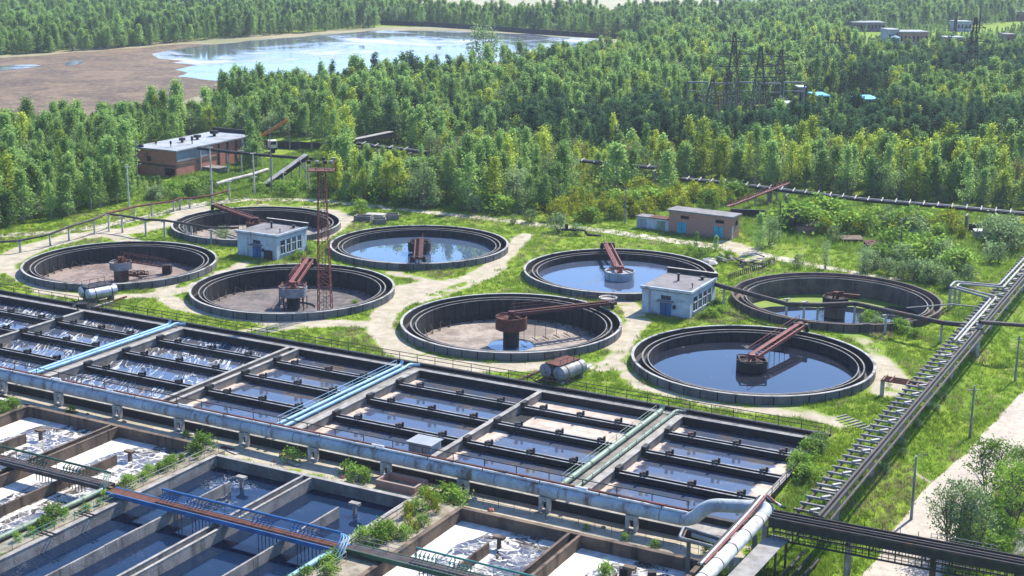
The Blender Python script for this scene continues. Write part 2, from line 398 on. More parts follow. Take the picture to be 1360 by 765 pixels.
def dirt(x, y):
    if y > 420: return .12
    n = mnoise.noise((x * .22, y * .22, 3)) * .5 + mnoise.noise((x * .7, y * .7, 9)) * .3
    m = 0.0
    for pts, w, k in PATHS:
        if min(abs(x - q[0]) for q in pts) > 45: continue
        d = min(seg_d((x, y), pts[i], pts[i + 1]) for i in range(len(pts) - 1))
        q = k * (1 - sm((d - w * .3) / (w * .75 + .3)))
        if 1 < w < 3.9: q *= 1 - .5 * math.exp(-(d / (w * .16)) ** 2) * sm(mnoise.noise((x * .08, y * .08, 6)) * 2 + .7)
        m = max(m, q)
    for cx, cy in TANKC:
        d = math.hypot(x - cx, y - cy)
        if d < 20: m = max(m, .3 * (1 - sm((d - 15.8) / 2.5)))
    u, v = toUV(x, y)
    if -32.9 < v < -27 and u < 90: m = max(m, .8 + .2 * n)
    if 1 < v < 6 and -40 < u < 95: m = max(m, .34 * (1 - sm((v - 1.5) / 3)))
    return max(0, min(1, m + n * .22))
def hole_near(u): return -32.45 if u < 31 else (-33.95 if u < 62 else -33.4)
HOLES = []
for cx, cy in TANKC:
    HOLES.append([(cx + 14.85 * math.cos(2 * math.pi * j / 56), cy + 14.85 * math.sin(2 * math.pi * j / 56)) for j in range(56)])
HOLES.append([W(-62, 1.45), W(-62, -27.7), W(88.4, -27.7), W(88.4, 1.45)])
HOLES.append([W(-24, -32.45), W(-24, -78), W(87.6, -78), W(87.6, -33.4), W(62, -33.4), W(62, -33.95), W(31, -33.95), W(31, -32.45)])
def in_hole(x, y, pad=0.0):
    for cx, cy in TANKC:
        if (x - cx) ** 2 + (y - cy) ** 2 < (14.85 + pad) ** 2: return True
    u, v = toUV(x, y)
    if -62 - pad < u < 88.4 + pad and -27.7 - pad < v < 1.45 + pad: return True
    return -24 - pad < u < 87.6 + pad and -78 - pad < v < hole_near(u) + pad
def build_ground():
    pts, edges = [], []
    for h in HOLES:
        o = len(pts); n = len(h); sub = []
        for i in range(n):
            a, b = h[i], h[(i + 1) % n]; k = max(1, int(math.hypot(b[0] - a[0], b[1] - a[1]) / 2.5))
            sub += [(a[0] + (b[0] - a[0]) * t / k, a[1] + (b[1] - a[1]) * t / k) for t in range(k)]
        pts += sub; m = len(sub); edges += [(o + i, o + (i + 1) % m) for i in range(m)]
    st = 1.35
    for i in range(int(205 / st)):
        for j in range(int(215 / st)):
            x, y = -105 + i * st + R.uniform(-.3, .3), 100 + j * st + R.uniform(-.3, .3)
            if abs(x) > 12 + y * .44: continue
            if not in_hole(x, y, .55): pts.append((x, y))
    def far(x0, x1, y0, y1, s):
        x = x0
        while x <= x1:
            y = y0
            while y <= y1:
                if not (-107 < x < 102 and 98 < y < 316) and not in_hole(x, y, 1): pts.append((x + R.uniform(-.1, .1), y + R.uniform(-.1, .1)))
                y += s
            x += s
    far(-300, 300, -40, 420, 12); far(-900, 900, 430, 1400, 50)
    for x in (-6000, -3000, -1500, 0, 1500, 3000, 6000):
        for y in (-800, 1500, 2200, 3500, 7000): pts.append((x + .3 * y / 1000, y))
    r = delaunay_2d_cdt([Vector(p) for p in pts], edges, [], 0, 1e-5)
    vs = [(p.x, p.y, zg(p.x, p.y) + (.1 * mnoise.noise((p.x * .15, p.y * .15, 0)) if not in_hole(p.x, p.y, 1.2) else 0)) for p in r[0]]
    fs = []
    for f in r[2]:
        cx, cy = sum(r[0][i].x for i in f) / 3, sum(r[0][i].y for i in f) / 3
        if not in_hole(cx, cy, -.02): fs.append(tuple(f))
    mb = MB(); mb.add(vs, fs, True)
    m, nt, b = new_mat('grassy_ground'); co = coords(nt, world=True)
    at = nt.nodes.new('ShaderNodeAttribute'); at.attribute_name = 'dirt'
    n1, n2, n3 = noise(nt, co, .06, 5, .6), noise(nt, co, .5, 6, .7), noise(nt, co, 2.6, 5, .7)
    g = mixc(nt, ramp(nt, n1, .38, .62), (.13, .215, .014), (.185, .25, .02))
    g = mixc(nt, ramp(nt, n2, .5, .72), g, (.26, .235, .09))
    g = mixc(nt, mth(nt, 'MULTIPLY', ramp(nt, n3, .45, .7), .55), g, (.055, .11, .016))
    d = mixc(nt, ramp(nt, n2, .35, .65), (.41, .36, .275), (.3, .26, .185))
    d = mixc(nt, mth(nt, 'MULTIPLY', ramp(nt, n3, .5, .75), .5), d, (.2, .17, .12))
    k = mth(nt, 'ADD', at.outputs['Fac'], mth(nt, 'MULTIPLY_ADD', n3, .5, -.25)); k = mth(nt, 'ADD', k, mth(nt, 'MULTIPLY_ADD', n2, .5, -.25))
    nt.links.new(mixc(nt, ramp(nt, k, .4, .66), g, d), b.inputs['Base Color'])
    b.inputs['Roughness'].default_value = .95; b.inputs['Specular IOR Level'].default_value = .1
    bump(nt, b, mth(nt, 'ADD', n3, n2), .7, .15)
    o = struct('ground', mb, m)
    a = o.data.attributes.new('dirt', 'FLOAT', 'POINT')
    a.data.foreach_set('value', [dirt(q[0], q[1]) for q in vs])
build_ground()

def ribbon(name, px, widths, mat, lift=.03, jag=.25, step=1.5, world=False):
    """a road or path as a sheet that follows the ground, with an uneven edge"""
    pts = px if world else [G(*q)[:2] for q in px]
    fine, ws = [], []
    for i in range(len(pts) - 1):
        a, b = pts[i], pts[i + 1]; k = max(1, int(math.hypot(b[0] - a[0], b[1] - a[1]) / step))
        for t in range(k):
            fine.append((a[0] + (b[0] - a[0]) * t / k, a[1] + (b[1] - a[1]) * t / k)); ws.append(widths[i] + (widths[i + 1] - widths[i]) * t / k)
    fine.append(pts[-1]); ws.append(widths[-1])
    for _ in range(3):
        fine = [fine[0]] + [tuple((fine[i - 1][k] + 2 * fine[i][k] + fine[i + 1][k]) / 4 for k in (0, 1)) for i in range(1, len(fine) - 1)] + [fine[-1]]
    vs, fs, n = [], [], 7
    for i, p in enumerate(fine):
        a, b = fine[max(0, i - 1)], fine[min(len(fine) - 1, i + 1)]; L = math.hypot(b[0] - a[0], b[1] - a[1])
        nx, ny = (b[1] - a[1]) / L, -(b[0] - a[0]) / L
        wl, wr = (ws[i] / 2 * (1 + jag * mnoise.noise((p[0] * .3, p[1] * .3, q))) for q in (0, 40))
        for j in range(n):
            t = -wl + (wl + wr) * j / (n - 1); x, y = p[0] + nx * t, p[1] + ny * t
            vs.append((x, y, zg(x, y) + .1 * mnoise.noise((x * .15, y * .15, 0)) + lift + .05 * (1 - abs(2 * j / (n - 1) - 1))))
        if i: fs += [((i - 1) * n + j, (i - 1) * n + j + 1, i * n + j + 1, i * n + j) for j in range(n - 1)]
    mb = MB(); mb.add(vs, fs, True); return struct(name, mb, mat)
ribbon('dirt_track', [(-60, 318), (5, 312), (75, 309), (140, 300), (200, 286), (270, 271), (330, 264), (420, 266), (480, 272), (560, 281), (640, 289), (720, 299), (800, 306), (880, 318), (960, 329), (1010, 338), (1080, 353), (1160, 366), (1240, 376)],
       [3.5, 3.5, 3.2, 3.4, 3.6, 4, 4, 3.6, 3.2, 3.2, 3.2, 3.2, 3.4, 3.6, 3.6, 3.2, 2.6, 2.2, 1.8], TRACK)
ROADPX = [(1440, 485), (1375, 545), (1318, 612), (1270, 655), (1236, 705), (1200, 765), (1150, 850)]
ROADW = [G(*q)[:2] for q in ROADPX]
ribbon('road', [(1440, 485), (1375, 545), (1318, 612), (1270, 655), (1236, 705), (1200, 765), (1150, 850)], [6.2, 6.2, 6.0, 6.0, 6.0, 6.2, 6.2], ROADM, jag=.14, lift=.05)
def flat(name, px, z, mat, kind='structure', jag=0.0, seed=1):
    pts = [P(*q) for q in px]; fine = []
    for i in range(len(pts)):
        a, b = pts[i], pts[(i + 1) % len(pts)]; k = max(1, int(math.hypot(b[0] - a[0], b[1] - a[1]) / 6)) if jag else 1
        for t in range(k):
            x, y = a[0] + (b[0] - a[0]) * t / k, a[1] + (b[1] - a[1]) * t / k
            fine.append((x + jag * mnoise.noise((x * .05, y * .05, seed)), y + 1.5 * jag * mnoise.noise((x * .05, y * .05, seed + 7))))
    mb = MB(); mb.add([(x, y, z) for x, y in fine], [tuple(range(len(fine)))]); return struct(name, mb, mat, kind)
POND = [(196, 72), (225, 66), (280, 60), (340, 54), (430, 47), (510, 40), (600, 42), (700, 46), (795, 52), (790, 60), (700, 80), (560, 92), (430, 106), (340, 110), (270, 106), (236, 102), (252, 97), (236, 93), (262, 88), (232, 85), (250, 81), (214, 78)]
MARSHP = [(-90, 82), (0, 78), (100, 70), (200, 62), (260, 58), (330, 62), (300, 108), (265, 126), (200, 150), (100, 168), (0, 176), (-90, 182)]
flat('sandy_shore', [(-120, 72), (0, 74), (140, 62), (260, 52), (420, 42), (505, 35), (600, 37), (720, 42), (850, 50), (830, 70), (700, 90), (560, 100), (430, 112), (330, 120), (260, 142), (200, 160), (100, 178), (-120, 190)], .12, SAND, jag=4)
flat('marsh', MARSHP, .16, MARSH, jag=5, seed=5)
flat('pond_water', POND, .2, W_POND, jag=5, seed=9)
flat('pool_water', [(-60, 92), (0, 88), (40, 86), (58, 88), (30, 92), (0, 95), (-60, 98)], .2, W_POND, jag=2, seed=14)
flat('puddle_water', [(83, 84), (100, 81), (114, 82), (105, 86), (90, 88)], .2, W_POND, jag=1, seed=19)
flat('far_field', [(520, 10), (600, -4), (800, -8), (1010, -2), (1130, 2), (1120, 10), (960, 20), (760, 24), (600, 24)], .12, FARF, jag=6, seed=23)
flat('far_lake_water', [(895, -4), (960, -8), (1040, -5), (1045, 0), (960, 2)], .2, W_POND, jag=4, seed=27)
flat('clearing_ground', [(150, 14), (300, 6), (420, 4), (430, 10), (300, 14), (180, 20)], .12, SAND, jag=4, seed=31)

# ================================================================ guard rails and pipes
def guard_rail(name, pts, label, h=1.0, sp=2.0, mat=None, rr=.04, bars=(1.0, .55), group=None, cat='railing'):
    mat = mat or DSTEEL
    base = pts[0]; root = thing(name, label, cat, base, group)
    mb = MB(); proto = None
    for i in range(len(pts) - 1):
        a, b = Vector(pts[i]), Vector(pts[i + 1]); k = max(1, round((b - a).length / sp))
        for t in range(k + (1 if i == len(pts) - 2 else 0)):
            p = a.lerp(b, t / k)
            if proto is None:
                q = MB(); q.tube([(p.x, p.y, p.z), (p.x, p.y, p.z + h)], rr, 5); proto = part('post', q, mat, root)
            else:
                o = proto.copy(); C.objects.link(o); o.parent = root; o.location = p - Vector(base)
    for kk, f in enumerate(bars):
        mb = MB(); mb.tube([(p[0], p[1], p[2] + h * f) for p in pts], rr, 5); part('top_rail' if kk == 0 else 'mid_rail', mb, mat, root)
    return root
def pipe(name, path, r, mat, label, cat='pipe', n=12, flanges=0, fr=1.12, group=None, fmat=None):
    root = thing(name, label, cat, path[0], group)
    mb = MB(); mb.tube(path, r, n); part('tube', mb, mat, root)
    if flanges:
        for i in range(len(path) - 1):
            a, b = Vector(path[i]), Vector(path[i + 1]); k = int((b - a).length / flanges)
            for t in range(1, k + 1):
                p = a.lerp(b, (t - .4) / max(1, k)); d = (b - a).normalized() * .05
                q = MB(); q.tube([p - d, p + d], r * fr, n); part('flange', q, fmat or mat, root)
    return root
def W3(u, v, z): return (*W(u, v), z)
def arcpath(pts, r=.6, k=4):
    """round the corners of a polyline"""
    P_ = [Vector(p) for p in pts]; out = [P_[0]]
    for i in range(1, len(P_) - 1):
        a, b, c = P_[i - 1], P_[i], P_[i + 1]; d = min(r, (a - b).length * .45, (c - b).length * .45)
        s, e = b + (a - b).normalized() * d, b + (c - b).normalized() * d
        for t in range(k + 1):
            t /= k; out.append(s * (1 - t) ** 2 + b * 2 * t * (1 - t) + e * t * t)
    return out + [P_[-1]]

# ================================================================ FAR AERATION BASIN (all cells between the big pipeline and the lawn)
ZT = .3
UW = [-53.5, -35.3, -17.2, 0.35, 19.4, 37.6, 54.9, 72.0, 88.2]     # cross walls
TV = [-6.3, -12.6, -19.3]                                          # troughs
basin = thing('aeration_basin', 'long concrete basin of many cells between the big pale pipeline and the round tanks', 'basin', W3(0, -13, -1))
def wallpart(name, u0, u1, v0, v1, z0, z1, mat, parent, cap=None, capw=.04):
    mb = MB(); mb.box(u0, u1, v0, v1, z0, z1, W); o = part(name, mb, [mat], parent)
    if cap:
        q = MB(); q.box(u0 - capw, u1 + capw, v0 - capw, v1 + capw, z1, z1 + .06, W); part('coping', q, [cap], o)
    return o
wallpart('outer_wall', -62, 88.7, -1.45, -.95, -2.6, ZT, DARKC, basin, COPE)
wallpart('outer_wall', -62, 88.7, -26.2, -25.6, -2.6, ZT - .02, DARKC, basin)
wallpart('ledge', -62, 88.7, -28.25, -26.2, -2.0, -.38, DARKC, basin, COPE)
wallpart('gallery_floor', -62, 88.7, -.95, 1.1, -.6, -.12, DARKC, basin)
wallpart('parapet', -62, 88.7, 1.1, 1.5, -.6, .3, DARKC, basin)
for i, u in enumerate(UW):
    if i in (4,):
        wallpart('partition_wall', u - 1.05, u - .65, -25.6, -1.45, -2.6, ZT + .003, CONC, basin, COPE)
        wallpart('partition_wall', u + .35, u + .8, -25.6, -1.45, -2.6, ZT + .003, CONC, basin, COPE)
        wallpart('channel_floor', u - .65, u + .35, -25.6, -1.45, -1.0, -.15, RUBBLE, basin)
    elif i in (3, 5, 7):
        wallpart('partition_wall', u - .1, u + .75, -25.6, -1.45, -2.6, ZT + .003, CONC, basin, COPE)
        wallpart('walkway_slab', u - 2.0, u - .1, -25.6, -1.45, ZT - .3, ZT - .02, CONC, basin)
    else:
        wallpart('partition_wall', u - .25, u + .25, -25.6, -1.45, -2.6, ZT + .003, CONC if i != 8 else DARKC, basin, COPE)
trough_proto = {}
for c in range(len(UW) - 1):
    u0 = UW[c] + (.8 if c in (4,) else (.75 if c in (3, 5, 7) else .25)); u1 = UW[c + 1] - (1.05 if c + 1 == 4 else (2.0 if c + 1 in (3, 5, 7) else .25))
    far = c >= 6
    for k, v in enumerate(TV):
        ue = u1 if not (c == 6 and k == 0) else u1 - 1.0
        mb = MB()
        mb.box(u0, ue, v - .42, v - .30, -.5, .05, W); mb.box(u0, ue, v + .30, v + .42, -.5, .05, W)
        mb.box(u0, ue, v - .30, v + .30, -.45, -.1, W)
        t = part('trough', mb, [TAR], basin)
        q = MB(); q.box(u0, ue, v - .46, v - .27, .05, .1, W); q.box(u0, ue, v + .27, v + .46, .05, .1, W); part('trough_lip', q, [STEEL], t)
        n = 3
        for j in range(n):
            uu = u0 + (ue - u0) * (j + .55) / n
            q = MB(); q.box(uu - .12, uu + .12, v - .5, v - .1, .2, .62, W); q.tube([W3(uu + .45, v + .15, .2), W3(uu + .45, v + .15, .72)], .14, 7); q.box(uu - .3, uu + .3, v + .2, v + .5, .2, .42, W)
            part('gate', q, [DSTEEL if far or c > 3 else TAR], t)
        q = MB(); q.box(u0, u0 + .5, v - .55, v + .55, .2, .65, W); part('end_bracket', q, [DARKC], t)
    vs = [-1.45] + TV + [-25.6]
    for k in range(4):
        v1, v0 = vs[k] - (0 if k == 0 else .42), vs[k + 1] + (0 if k == 3 else .42)
        mat = W_STREAK if c <= 3 else W_LANE
        if c == 6: mat = {0: W_WHITE, 1: W_WHITE, 2: W_TAN, 3: W_TAN}[k]
        if c == 7: mat = W_TAN
        if c in (4, 5): mat = W_TAN
        mb = MB(); nu, nv = 40, 8; pts = []; fo = []
        for a in range(nu + 1):
            for b in range(nv + 1):
                uu, vv = u0 + (u1 - u0) * a / nu, v0 + (v1 - v0) * b / nv; pts.append(W3(uu, vv, -.64)); t = a / nu; s = b / nv
                nz = mnoise.noise((uu * .35, vv * .35, c + k))
                if c <= 3: fo.append(max(0, .22 - t * 3) + .06 * nz - .1)
                elif c in (4, 5): fo.append(max(0, .85 - t * (5.5 - k * .5)) + .12 * nz)
                elif c == 6: fo.append((1.0 if k == 0 else (.35 if t < .13 else 1.0)) if k <= 1 else max(0, (1.0 if k == 2 else .7) - t * 4) + .15 * nz)
                else: fo.append(max(max(0, .75 - t * 6), (max(0, (t - .78) * 6) if k in (1, 2) else 0), .25 if k == 0 else 0) + .15 * nz)
        mb.add(pts, [(a * (nv + 1) + b, (a + 1) * (nv + 1) + b, (a + 1) * (nv + 1) + b + 1, a * (nv + 1) + b + 1) for a in range(nu) for b in range(nv)], True)
        o = part('water', mb, [mat], basin)
        at = o.data.attributes.new('foam', 'FLOAT', 'POINT'); at.data.foreach_set('value', fo)

guard_rail('guard_rail', [W3(-62, 1.3, .3), W3(88, 1.3, .3)], 'long low dark railing along the grass edge of the many celled basin', 1.0, 2.6, DSTEEL, .045)
guard_rail('guard_rail', [W3(-62, -.75, -.12), W3(88, -.75, -.12)], 'inner dark railing above the far wall of the many celled basin', 1.0, 3.0, TAR, .04)
pipe('gallery_pipe', [W3(-62, .3, .02), W3(88, .3, .02)], .13, DSTEEL, 'dark thin pipe lying in the gallery between the two basin railings', n=8)
pipe('gallery_pipe', [W3(-62, -.25, .1), W3(88, -.25, .1)], .09, STEEL, 'lighter grey pipe lying in the gallery beside the inner railing', n=8)
# pipes along the cross walls
for (u, mat, nm, lab, zz) in ((-1.35, SKYB, 'left', 'light blue', .62), (-.55, SKYB, '', '', .62), (35.7, SKYB, '', '', .62), (36.7, SKYB, '', '', .62), (70.2, GREENP, '', '', .65), (71.7, GREENP, '', '', .6)):
    first = u in (-1.35, 35.7, 70.2)
    col = 'pale green' if mat is GREENP else 'light blue'
    where = {(-1.35): 'left of the two on the cross wall among streaked cells', (-.55): 'right of the two on the cross wall among streaked cells',
             35.7: 'left of the two nearest the small grey box', 36.7: 'right of the two nearest the small grey box',
             70.2: 'thicker one on the right cross walkway', 71.7: 'thinner one on the wall of the right cross walkway'}[u]
    r = .3 if u == 70.2 else .2
    pth = [W3(u, -27.6, zz), W3(u, -2.2, zz), W3(u + .0, -1.2, zz + .15), W3(u + .8, -.1, zz - .1)] if not first else [W3(u, -27.6, zz), W3(u, -1.6, zz), W3(u, -1.2, zz + .45)]
    p = pipe('blue_pipe' if mat is SKYB else 'green_pipe', arcpath(pth, .5), r, mat, f'{col} pipe, {where}', flanges=0, n=10)
    for t in range(6):
        q = MB(); v = -24.5 + t * 4.3
        q.box(u - .12, u + .12, v - .1, v + .1, ZT - .02, zz - r * .6, W); q.tube([W3(u, v - .06, zz), W3(u, v + .06, zz)], r * 1.18, 10); part('pipe_clamp', q, mat, p)
guard_rail('guard_rail', [W3(35.1, -25.4, .28), W3(35.1, -1.6, .28)], 'thin blue railing left of the light blue pipes nearest the small grey box', .9, 2.4, SKYB, .03)
guard_rail('guard_rail', [W3(69.6, -25.4, .28), W3(69.6, -1.6, .28)], 'thin green railing left of the thick green pipe', .9, 2.2, GREENP, .03)
guard_rail('guard_rail', [W3(71.9, -25.4, .28), W3(71.9, -1.6, .28)], 'low green railing on the right cross walkway above the stained wall', .75, 2.2, GREENP, .03)
guard_rail('guard_rail', [W3(88.7, -25.4, .3), W3(88.7, 1.2, .3)], 'dark railing at the weedy right end of the many celled basin', .95, 2.2, DSTEEL, .04)
# ================================================================ BIG PIPELINE
PV, PZ, PR = -28.75, .74, .62
pa, pb = Vector((*P(1014, 685, 2.6), 2.6)), Vector((*P(925, 778, 2.2), 2.2)); pd = (pb - pa).normalized(); pn = Vector((-pd.y, pd.x, 0))
ps = [W3(-62, PV, PZ), W3(84.4, PV, PZ), W3(85.9, PV + .1, 2.6), tuple(pa - pd * 1.9), tuple(pa + pd * .5)]
big = thing('pipeline', 'thick pale blue pipeline with rusty pipes on top, crossing before the many celled basin', 'pipeline', W3(0, PV, 0))
sp = arcpath(ps, 1.5, 6)
mb = MB(); mb.tube(sp, PR, 20); part('tube', mb, PIPEW, big)
for i in range(42):
    u = -60 + i * 3.45
    q = MB(); q.tube([W3(u - .05, PV, PZ), W3(u + .05, PV, PZ)], PR * 1.03, 20); part('weld_band', q, STEEL, big)
proto = None
for i in range(16):
    u = -48 + i * 9.05
    if u > 82: break
    if proto is None:
        proto = thing('pipe_support', 'concrete twin post stand carrying the thick pale blue pipeline', 'pipe support', W3(u, PV - .35, -1.35), 'stands under the thick pale blue pipeline')
        for s in (-.42, .42):
            q = MB(); q.box(u + s - .17, u + s + .17, PV - .55, PV - .15, -1.4, .1, W); part('post', q, PALE, proto)
        for z in (-.1, -1.1):
            q = MB(); q.box(u - .25, u + .25, PV - .5, PV - .2, z - .12, z + .08, W); part('crossbar', q, PALE, proto)
        q = MB(); q.box(u - .6, u + .6, PV - .6, PV + .5, .1, .2, W); part('saddle', q, PALE, proto)
    else: dup(proto, W3(u, PV - .35, -1.35))
pipe('rusty_pipe', [W3(-62, PV + .75, 1.34), W3(84, PV + .75, 1.34), W3(84.9, PV + .6, 1.95), W3(86, PV + .4, 2.15)], .17, RUST, 'rusty brown thin pipe nearest the railing on top of the thick pipeline', n=8, flanges=7)
pipe('rusty_pipe', [W3(-62, PV + .35, 1.5), W3(83.6, PV + .35, 1.5)], .15, RUST, 'rusty red thin pipe in the middle on top of the thick pipeline', n=8, flanges=5)
pipe('wrapped_pipe', arcpath([W3(-62, PV - .02, 1.5), W3(46, PV - .02, 1.5), W3(84, PV - .02, 1.46)], .3), .13, WHITEP, 'whitish wrapped thin pipe on top of the thick pipeline', n=8, flanges=6, fmat=RUST)
for i in range(44):   # torn rust coloured insulation pieces
    if i % 3 == 0: continue
    u = -40 + i * 2.8 + R.uniform(-.6, .6)
    q = MB(); q.tube([W3(u, PV + .22, 1.5), W3(u + R.uniform(.8, 2.2), PV + .2, 1.54)], .24, 8)
    solo('pipe_insulation', q, R.choice([RUST, REDP, WHITEP]), 'ragged piece of pipe insulation lying on the thick pale blue pipeline', 'insulation', 'insulation scraps on the thick pipeline')
guard_rail('guard_rail', [W3(-62, -26.0, .3), W3(83, -26.0, .3)], 'dark railing behind the thick pale blue pipeline on the near basin wall', 1.05, 3.6, TAR, .05, (1.0,))
guard_rail('guard_rail', [W3(62, -30.6, -1.3), W3(86, -30.9, -1.3)], 'thin rusty railing on the soil strip in front of the thick pipeline', .9, 1.7, RUST, .025)

# small grey box, rubble pit, debris on the strip
bx = thing('concrete_box', 'small pale grey concrete box standing in the basin behind the thick pipeline', 'concrete box', W3(52.6, -23.2, -1))
q = MB(); q.box(51.2, 53.9, -24.3, -22.2, -1.2, .85, W); part('body', q, PALE, bx)
q = MB(); q.box(51.0, 54.1, -24.5, -22.0, .85, .95, W); part('lid', q, GROOF, bx)
pit = thing('brick_pit', 'open brick walled pit full of rubble below the thick pale pipeline', 'pit', W3(54, -30.6, -1.4))
for a in ((52.2, 56.8, -29.75, -29.5), (52.2, 56.8, -32.0, -31.75), (52.2, 52.45, -31.75, -29.75), (56.55, 56.8, -31.75, -29.75)):
    q = MB(); q.box(*a, -1.6, -.45, W); part('wall', q, OLDBRICK, pit)
q = MB(); q.box(52.46, 56.54, -31.74, -29.76, -1.6, -1.1, W); part('rubble_fill', q, RUBBLE, pit)
def rock(mb, c, r, seed, squash=.6):
    import random as _r
    g = _r.Random(seed); vs = []; fs = []
    n, m = 7, 4
    for j in range(m + 1):
        ph = math.pi * j / m
        for i in range(n):
            a = 2 * math.pi * i / n; k = r * g.uniform(.75, 1.15)
            vs.append((c[0] + k * math.sin(ph) * math.cos(a), c[1] + k * math.sin(ph) * math.sin(a), c[2] + squash * k * math.cos(ph)))
    for j in range(m):
        for i in range(n): fs.append((j * n + i, j * n + (i + 1) % n, (j + 1) * n + (i + 1) % n, (j + 1) * n + i))
    mb.add(vs, fs); return mb
for i in range(46):
    u, v = R.uniform(4, 84), R.uniform(-31.6, -29.4)
    if i < 16: u = R.uniform(46.5, 52)
    x, y = W(u, v); q = MB(); rock(q, (x, y, zg(x, y) + .05), R.uniform(.12, .4), i)
    solo('rubble_block', q, R.choice([RUBBLE, PALE, BRICK]), 'broken lump of masonry on the soil strip in front of the thick pipeline', 'rubble', 'rubble on the soil strip')
for i in range(9):
    u = R.uniform(-5, 44); v = R.uniform(-31.8, -29.6); q = MB(); a = R.uniform(-.4, .4)
    q.bar(W3(u, v, -1.2), W3(u + 1.8 * math.cos(a), v + 1.8 * math.sin(a), -1.2), .5, .07)
    solo('cover_slab', q, R.choice([PALE, RUST, BROWNC]), 'loose flat cover slab on the soil strip in front of the thick pipeline', 'slab', 'loose slabs on the soil strip')

# ================================================================ NEAR BASINS
ZN, ZWN = -.6, -1.8
VN = -78
def near_basin(label, u0, u1, vf, wallmat, water, dividers, baffles, cap, posts, foamside):
    b = thing('aeration_basin', label, 'basin', W3((u0 + u1) / 2, -50, ZWN))
    wallpart('outer_wall', u0 - .1, u1 + .1, vf, vf + .45, -3.4, ZN, wallmat if wallmat is BROWNC else CONC, b, cap)
    wallpart('outer_wall', u0 - .4, u0, VN, vf, -3.4, ZN + .01, wallmat, b, cap)
    wallpart('outer_wall', u1, u1 + .4, VN, vf, -3.4, ZN + .01, wallmat, b, cap)
    for d in dividers:
        wallpart('dividing_wall', d - .75, d - .5, VN, vf, -3.4, ZN - .02, wallmat, b, cap, .02)
        wallpart('dividing_wall', d + .3, d + .55, VN, vf, -3.4, ZN - .02, wallmat, b, cap, .02)
        wallpart('trough_floor', d - .5, d + .3, VN, vf, -1.6, -1.3, DARKC, b)
    for d in baffles:
        mb = MB(); k = 9; L = (-39.0 - VN) / k
        for i in range(k):
            mb.box(d - .1, d + .1, -39.0 - (i + 1) * L + .04, -39.0 - i * L, -3.4, ZN - .12 + .05 * R.random(), W)
        w = part('baffle_wall', mb, [wallmat], b)
    for d in posts:
        q = MB(); q.box(d - .16, d + .16, -37.7, -37.4, -3.4, -.85, W); o = part('inlet_post', q, wallmat, b)
        q = MB(); q.box(d - .55, d + .55, -37.85, -37.25, -.85, -.6, W); part('post_cap', q, cap, o)
    edges = sorted([u0] + [e for d in dividers for e in (d - .75, d + .55)] + [u1])
    for i in range(0, len(edges), 2):
        a0, a1 = edges[i], edges[i + 1]; mb = MB(); nu, nv = 40, 90; pts = []; fo = []
        for a in range(nu + 1):
            for c in range(nv + 1):
                uu, vv = a0 + (a1 - a0) * a / nu, VN + (vf - VN) * c / nv; pts.append(W3(uu, vv, ZWN)); t = a / nu
                dv = vf - vv; nz = mnoise.noise((uu * .3, vv * .3, i))
                if foamside:
                    w = .16 + .13 * max(0, 1 - dv / 6) + .05 * nz
                    f = .95 * (1 - sm((t - w) / .12)); f = max(f, .8 * (1 - sm((dv - 1.0) / .9)) if t > .75 or t < .5 else 0)
                    bw = (t - .5) * (a1 - a0)
                    if dv > 5 and 0 < bw < 1.6: f = max(f, .9 - .4 * bw)
                    if dv > 11.5 and t > .55: f *= .6
                else:
                    f = max(0, 1.1 - math.hypot((t - .62) * 14, dv - 4) / 7) if i == 0 and u0 > 30 else 0
                fo.append(f + .1 * nz)
        mb.add(pts, [(a * (nv + 1) + c, (a + 1) * (nv + 1) + c, (a + 1) * (nv + 1) + c + 1, a * (nv + 1) + c + 1) for a in range(nu) for c in range(nv)], True)
        o = part('water', mb, [water], b); at = o.data.attributes.new('foam', 'FLOAT', 'POINT'); at.data.foreach_set('value', fo)
    return b
near_basin('dark concrete basin at the left end beyond the first grassy strip, with no foam', -23.5, 1.6, -32.5, CONC, W_DEEP, [-10], [], PALE, [], False)
near_basin('foaming brown walled basin left of the blue bridge', 5.2, 30.4, -32.75, BROWNC, W_FOAM, [18.4], [11.4, 24.5], BROWNC, [12.1, 25.0], True)
near_basin('deep blue still basin with pale concrete baffles under the blue bridge', 34.0, 57.6, -34.4, NEARW, W_FLECK, [45.7], [39.5, 52.6], COPE, [39.8, 53.5], False)
near_basin('foaming brown walled basin right of the bushy strip and below the pipeline', 63.2, 87.2, -33.85, BROWNC, W_FOAM, [75.2], [69.0, 81.6], BROWNC, [69.3, 82.2], True)
for u0, u1, vf in ((2.05, 4.75, -32.45), (30.85, 33.55, -32.5), (58.05, 62.75, -33.45)):
    mb = MB(); mb.box(u0, u1, VN, vf, -3.3, ZN - .06, W); struct('soil_strip', mb, RUBBLE)
mb = MB(); mb.box(-23.9, 87.6, VN - .5, VN, -3.4, ZN - .02, W); solo('end_wall', mb, CONC, 'concrete wall closing the near ends of the basins beyond the bottom of the picture', 'wall')

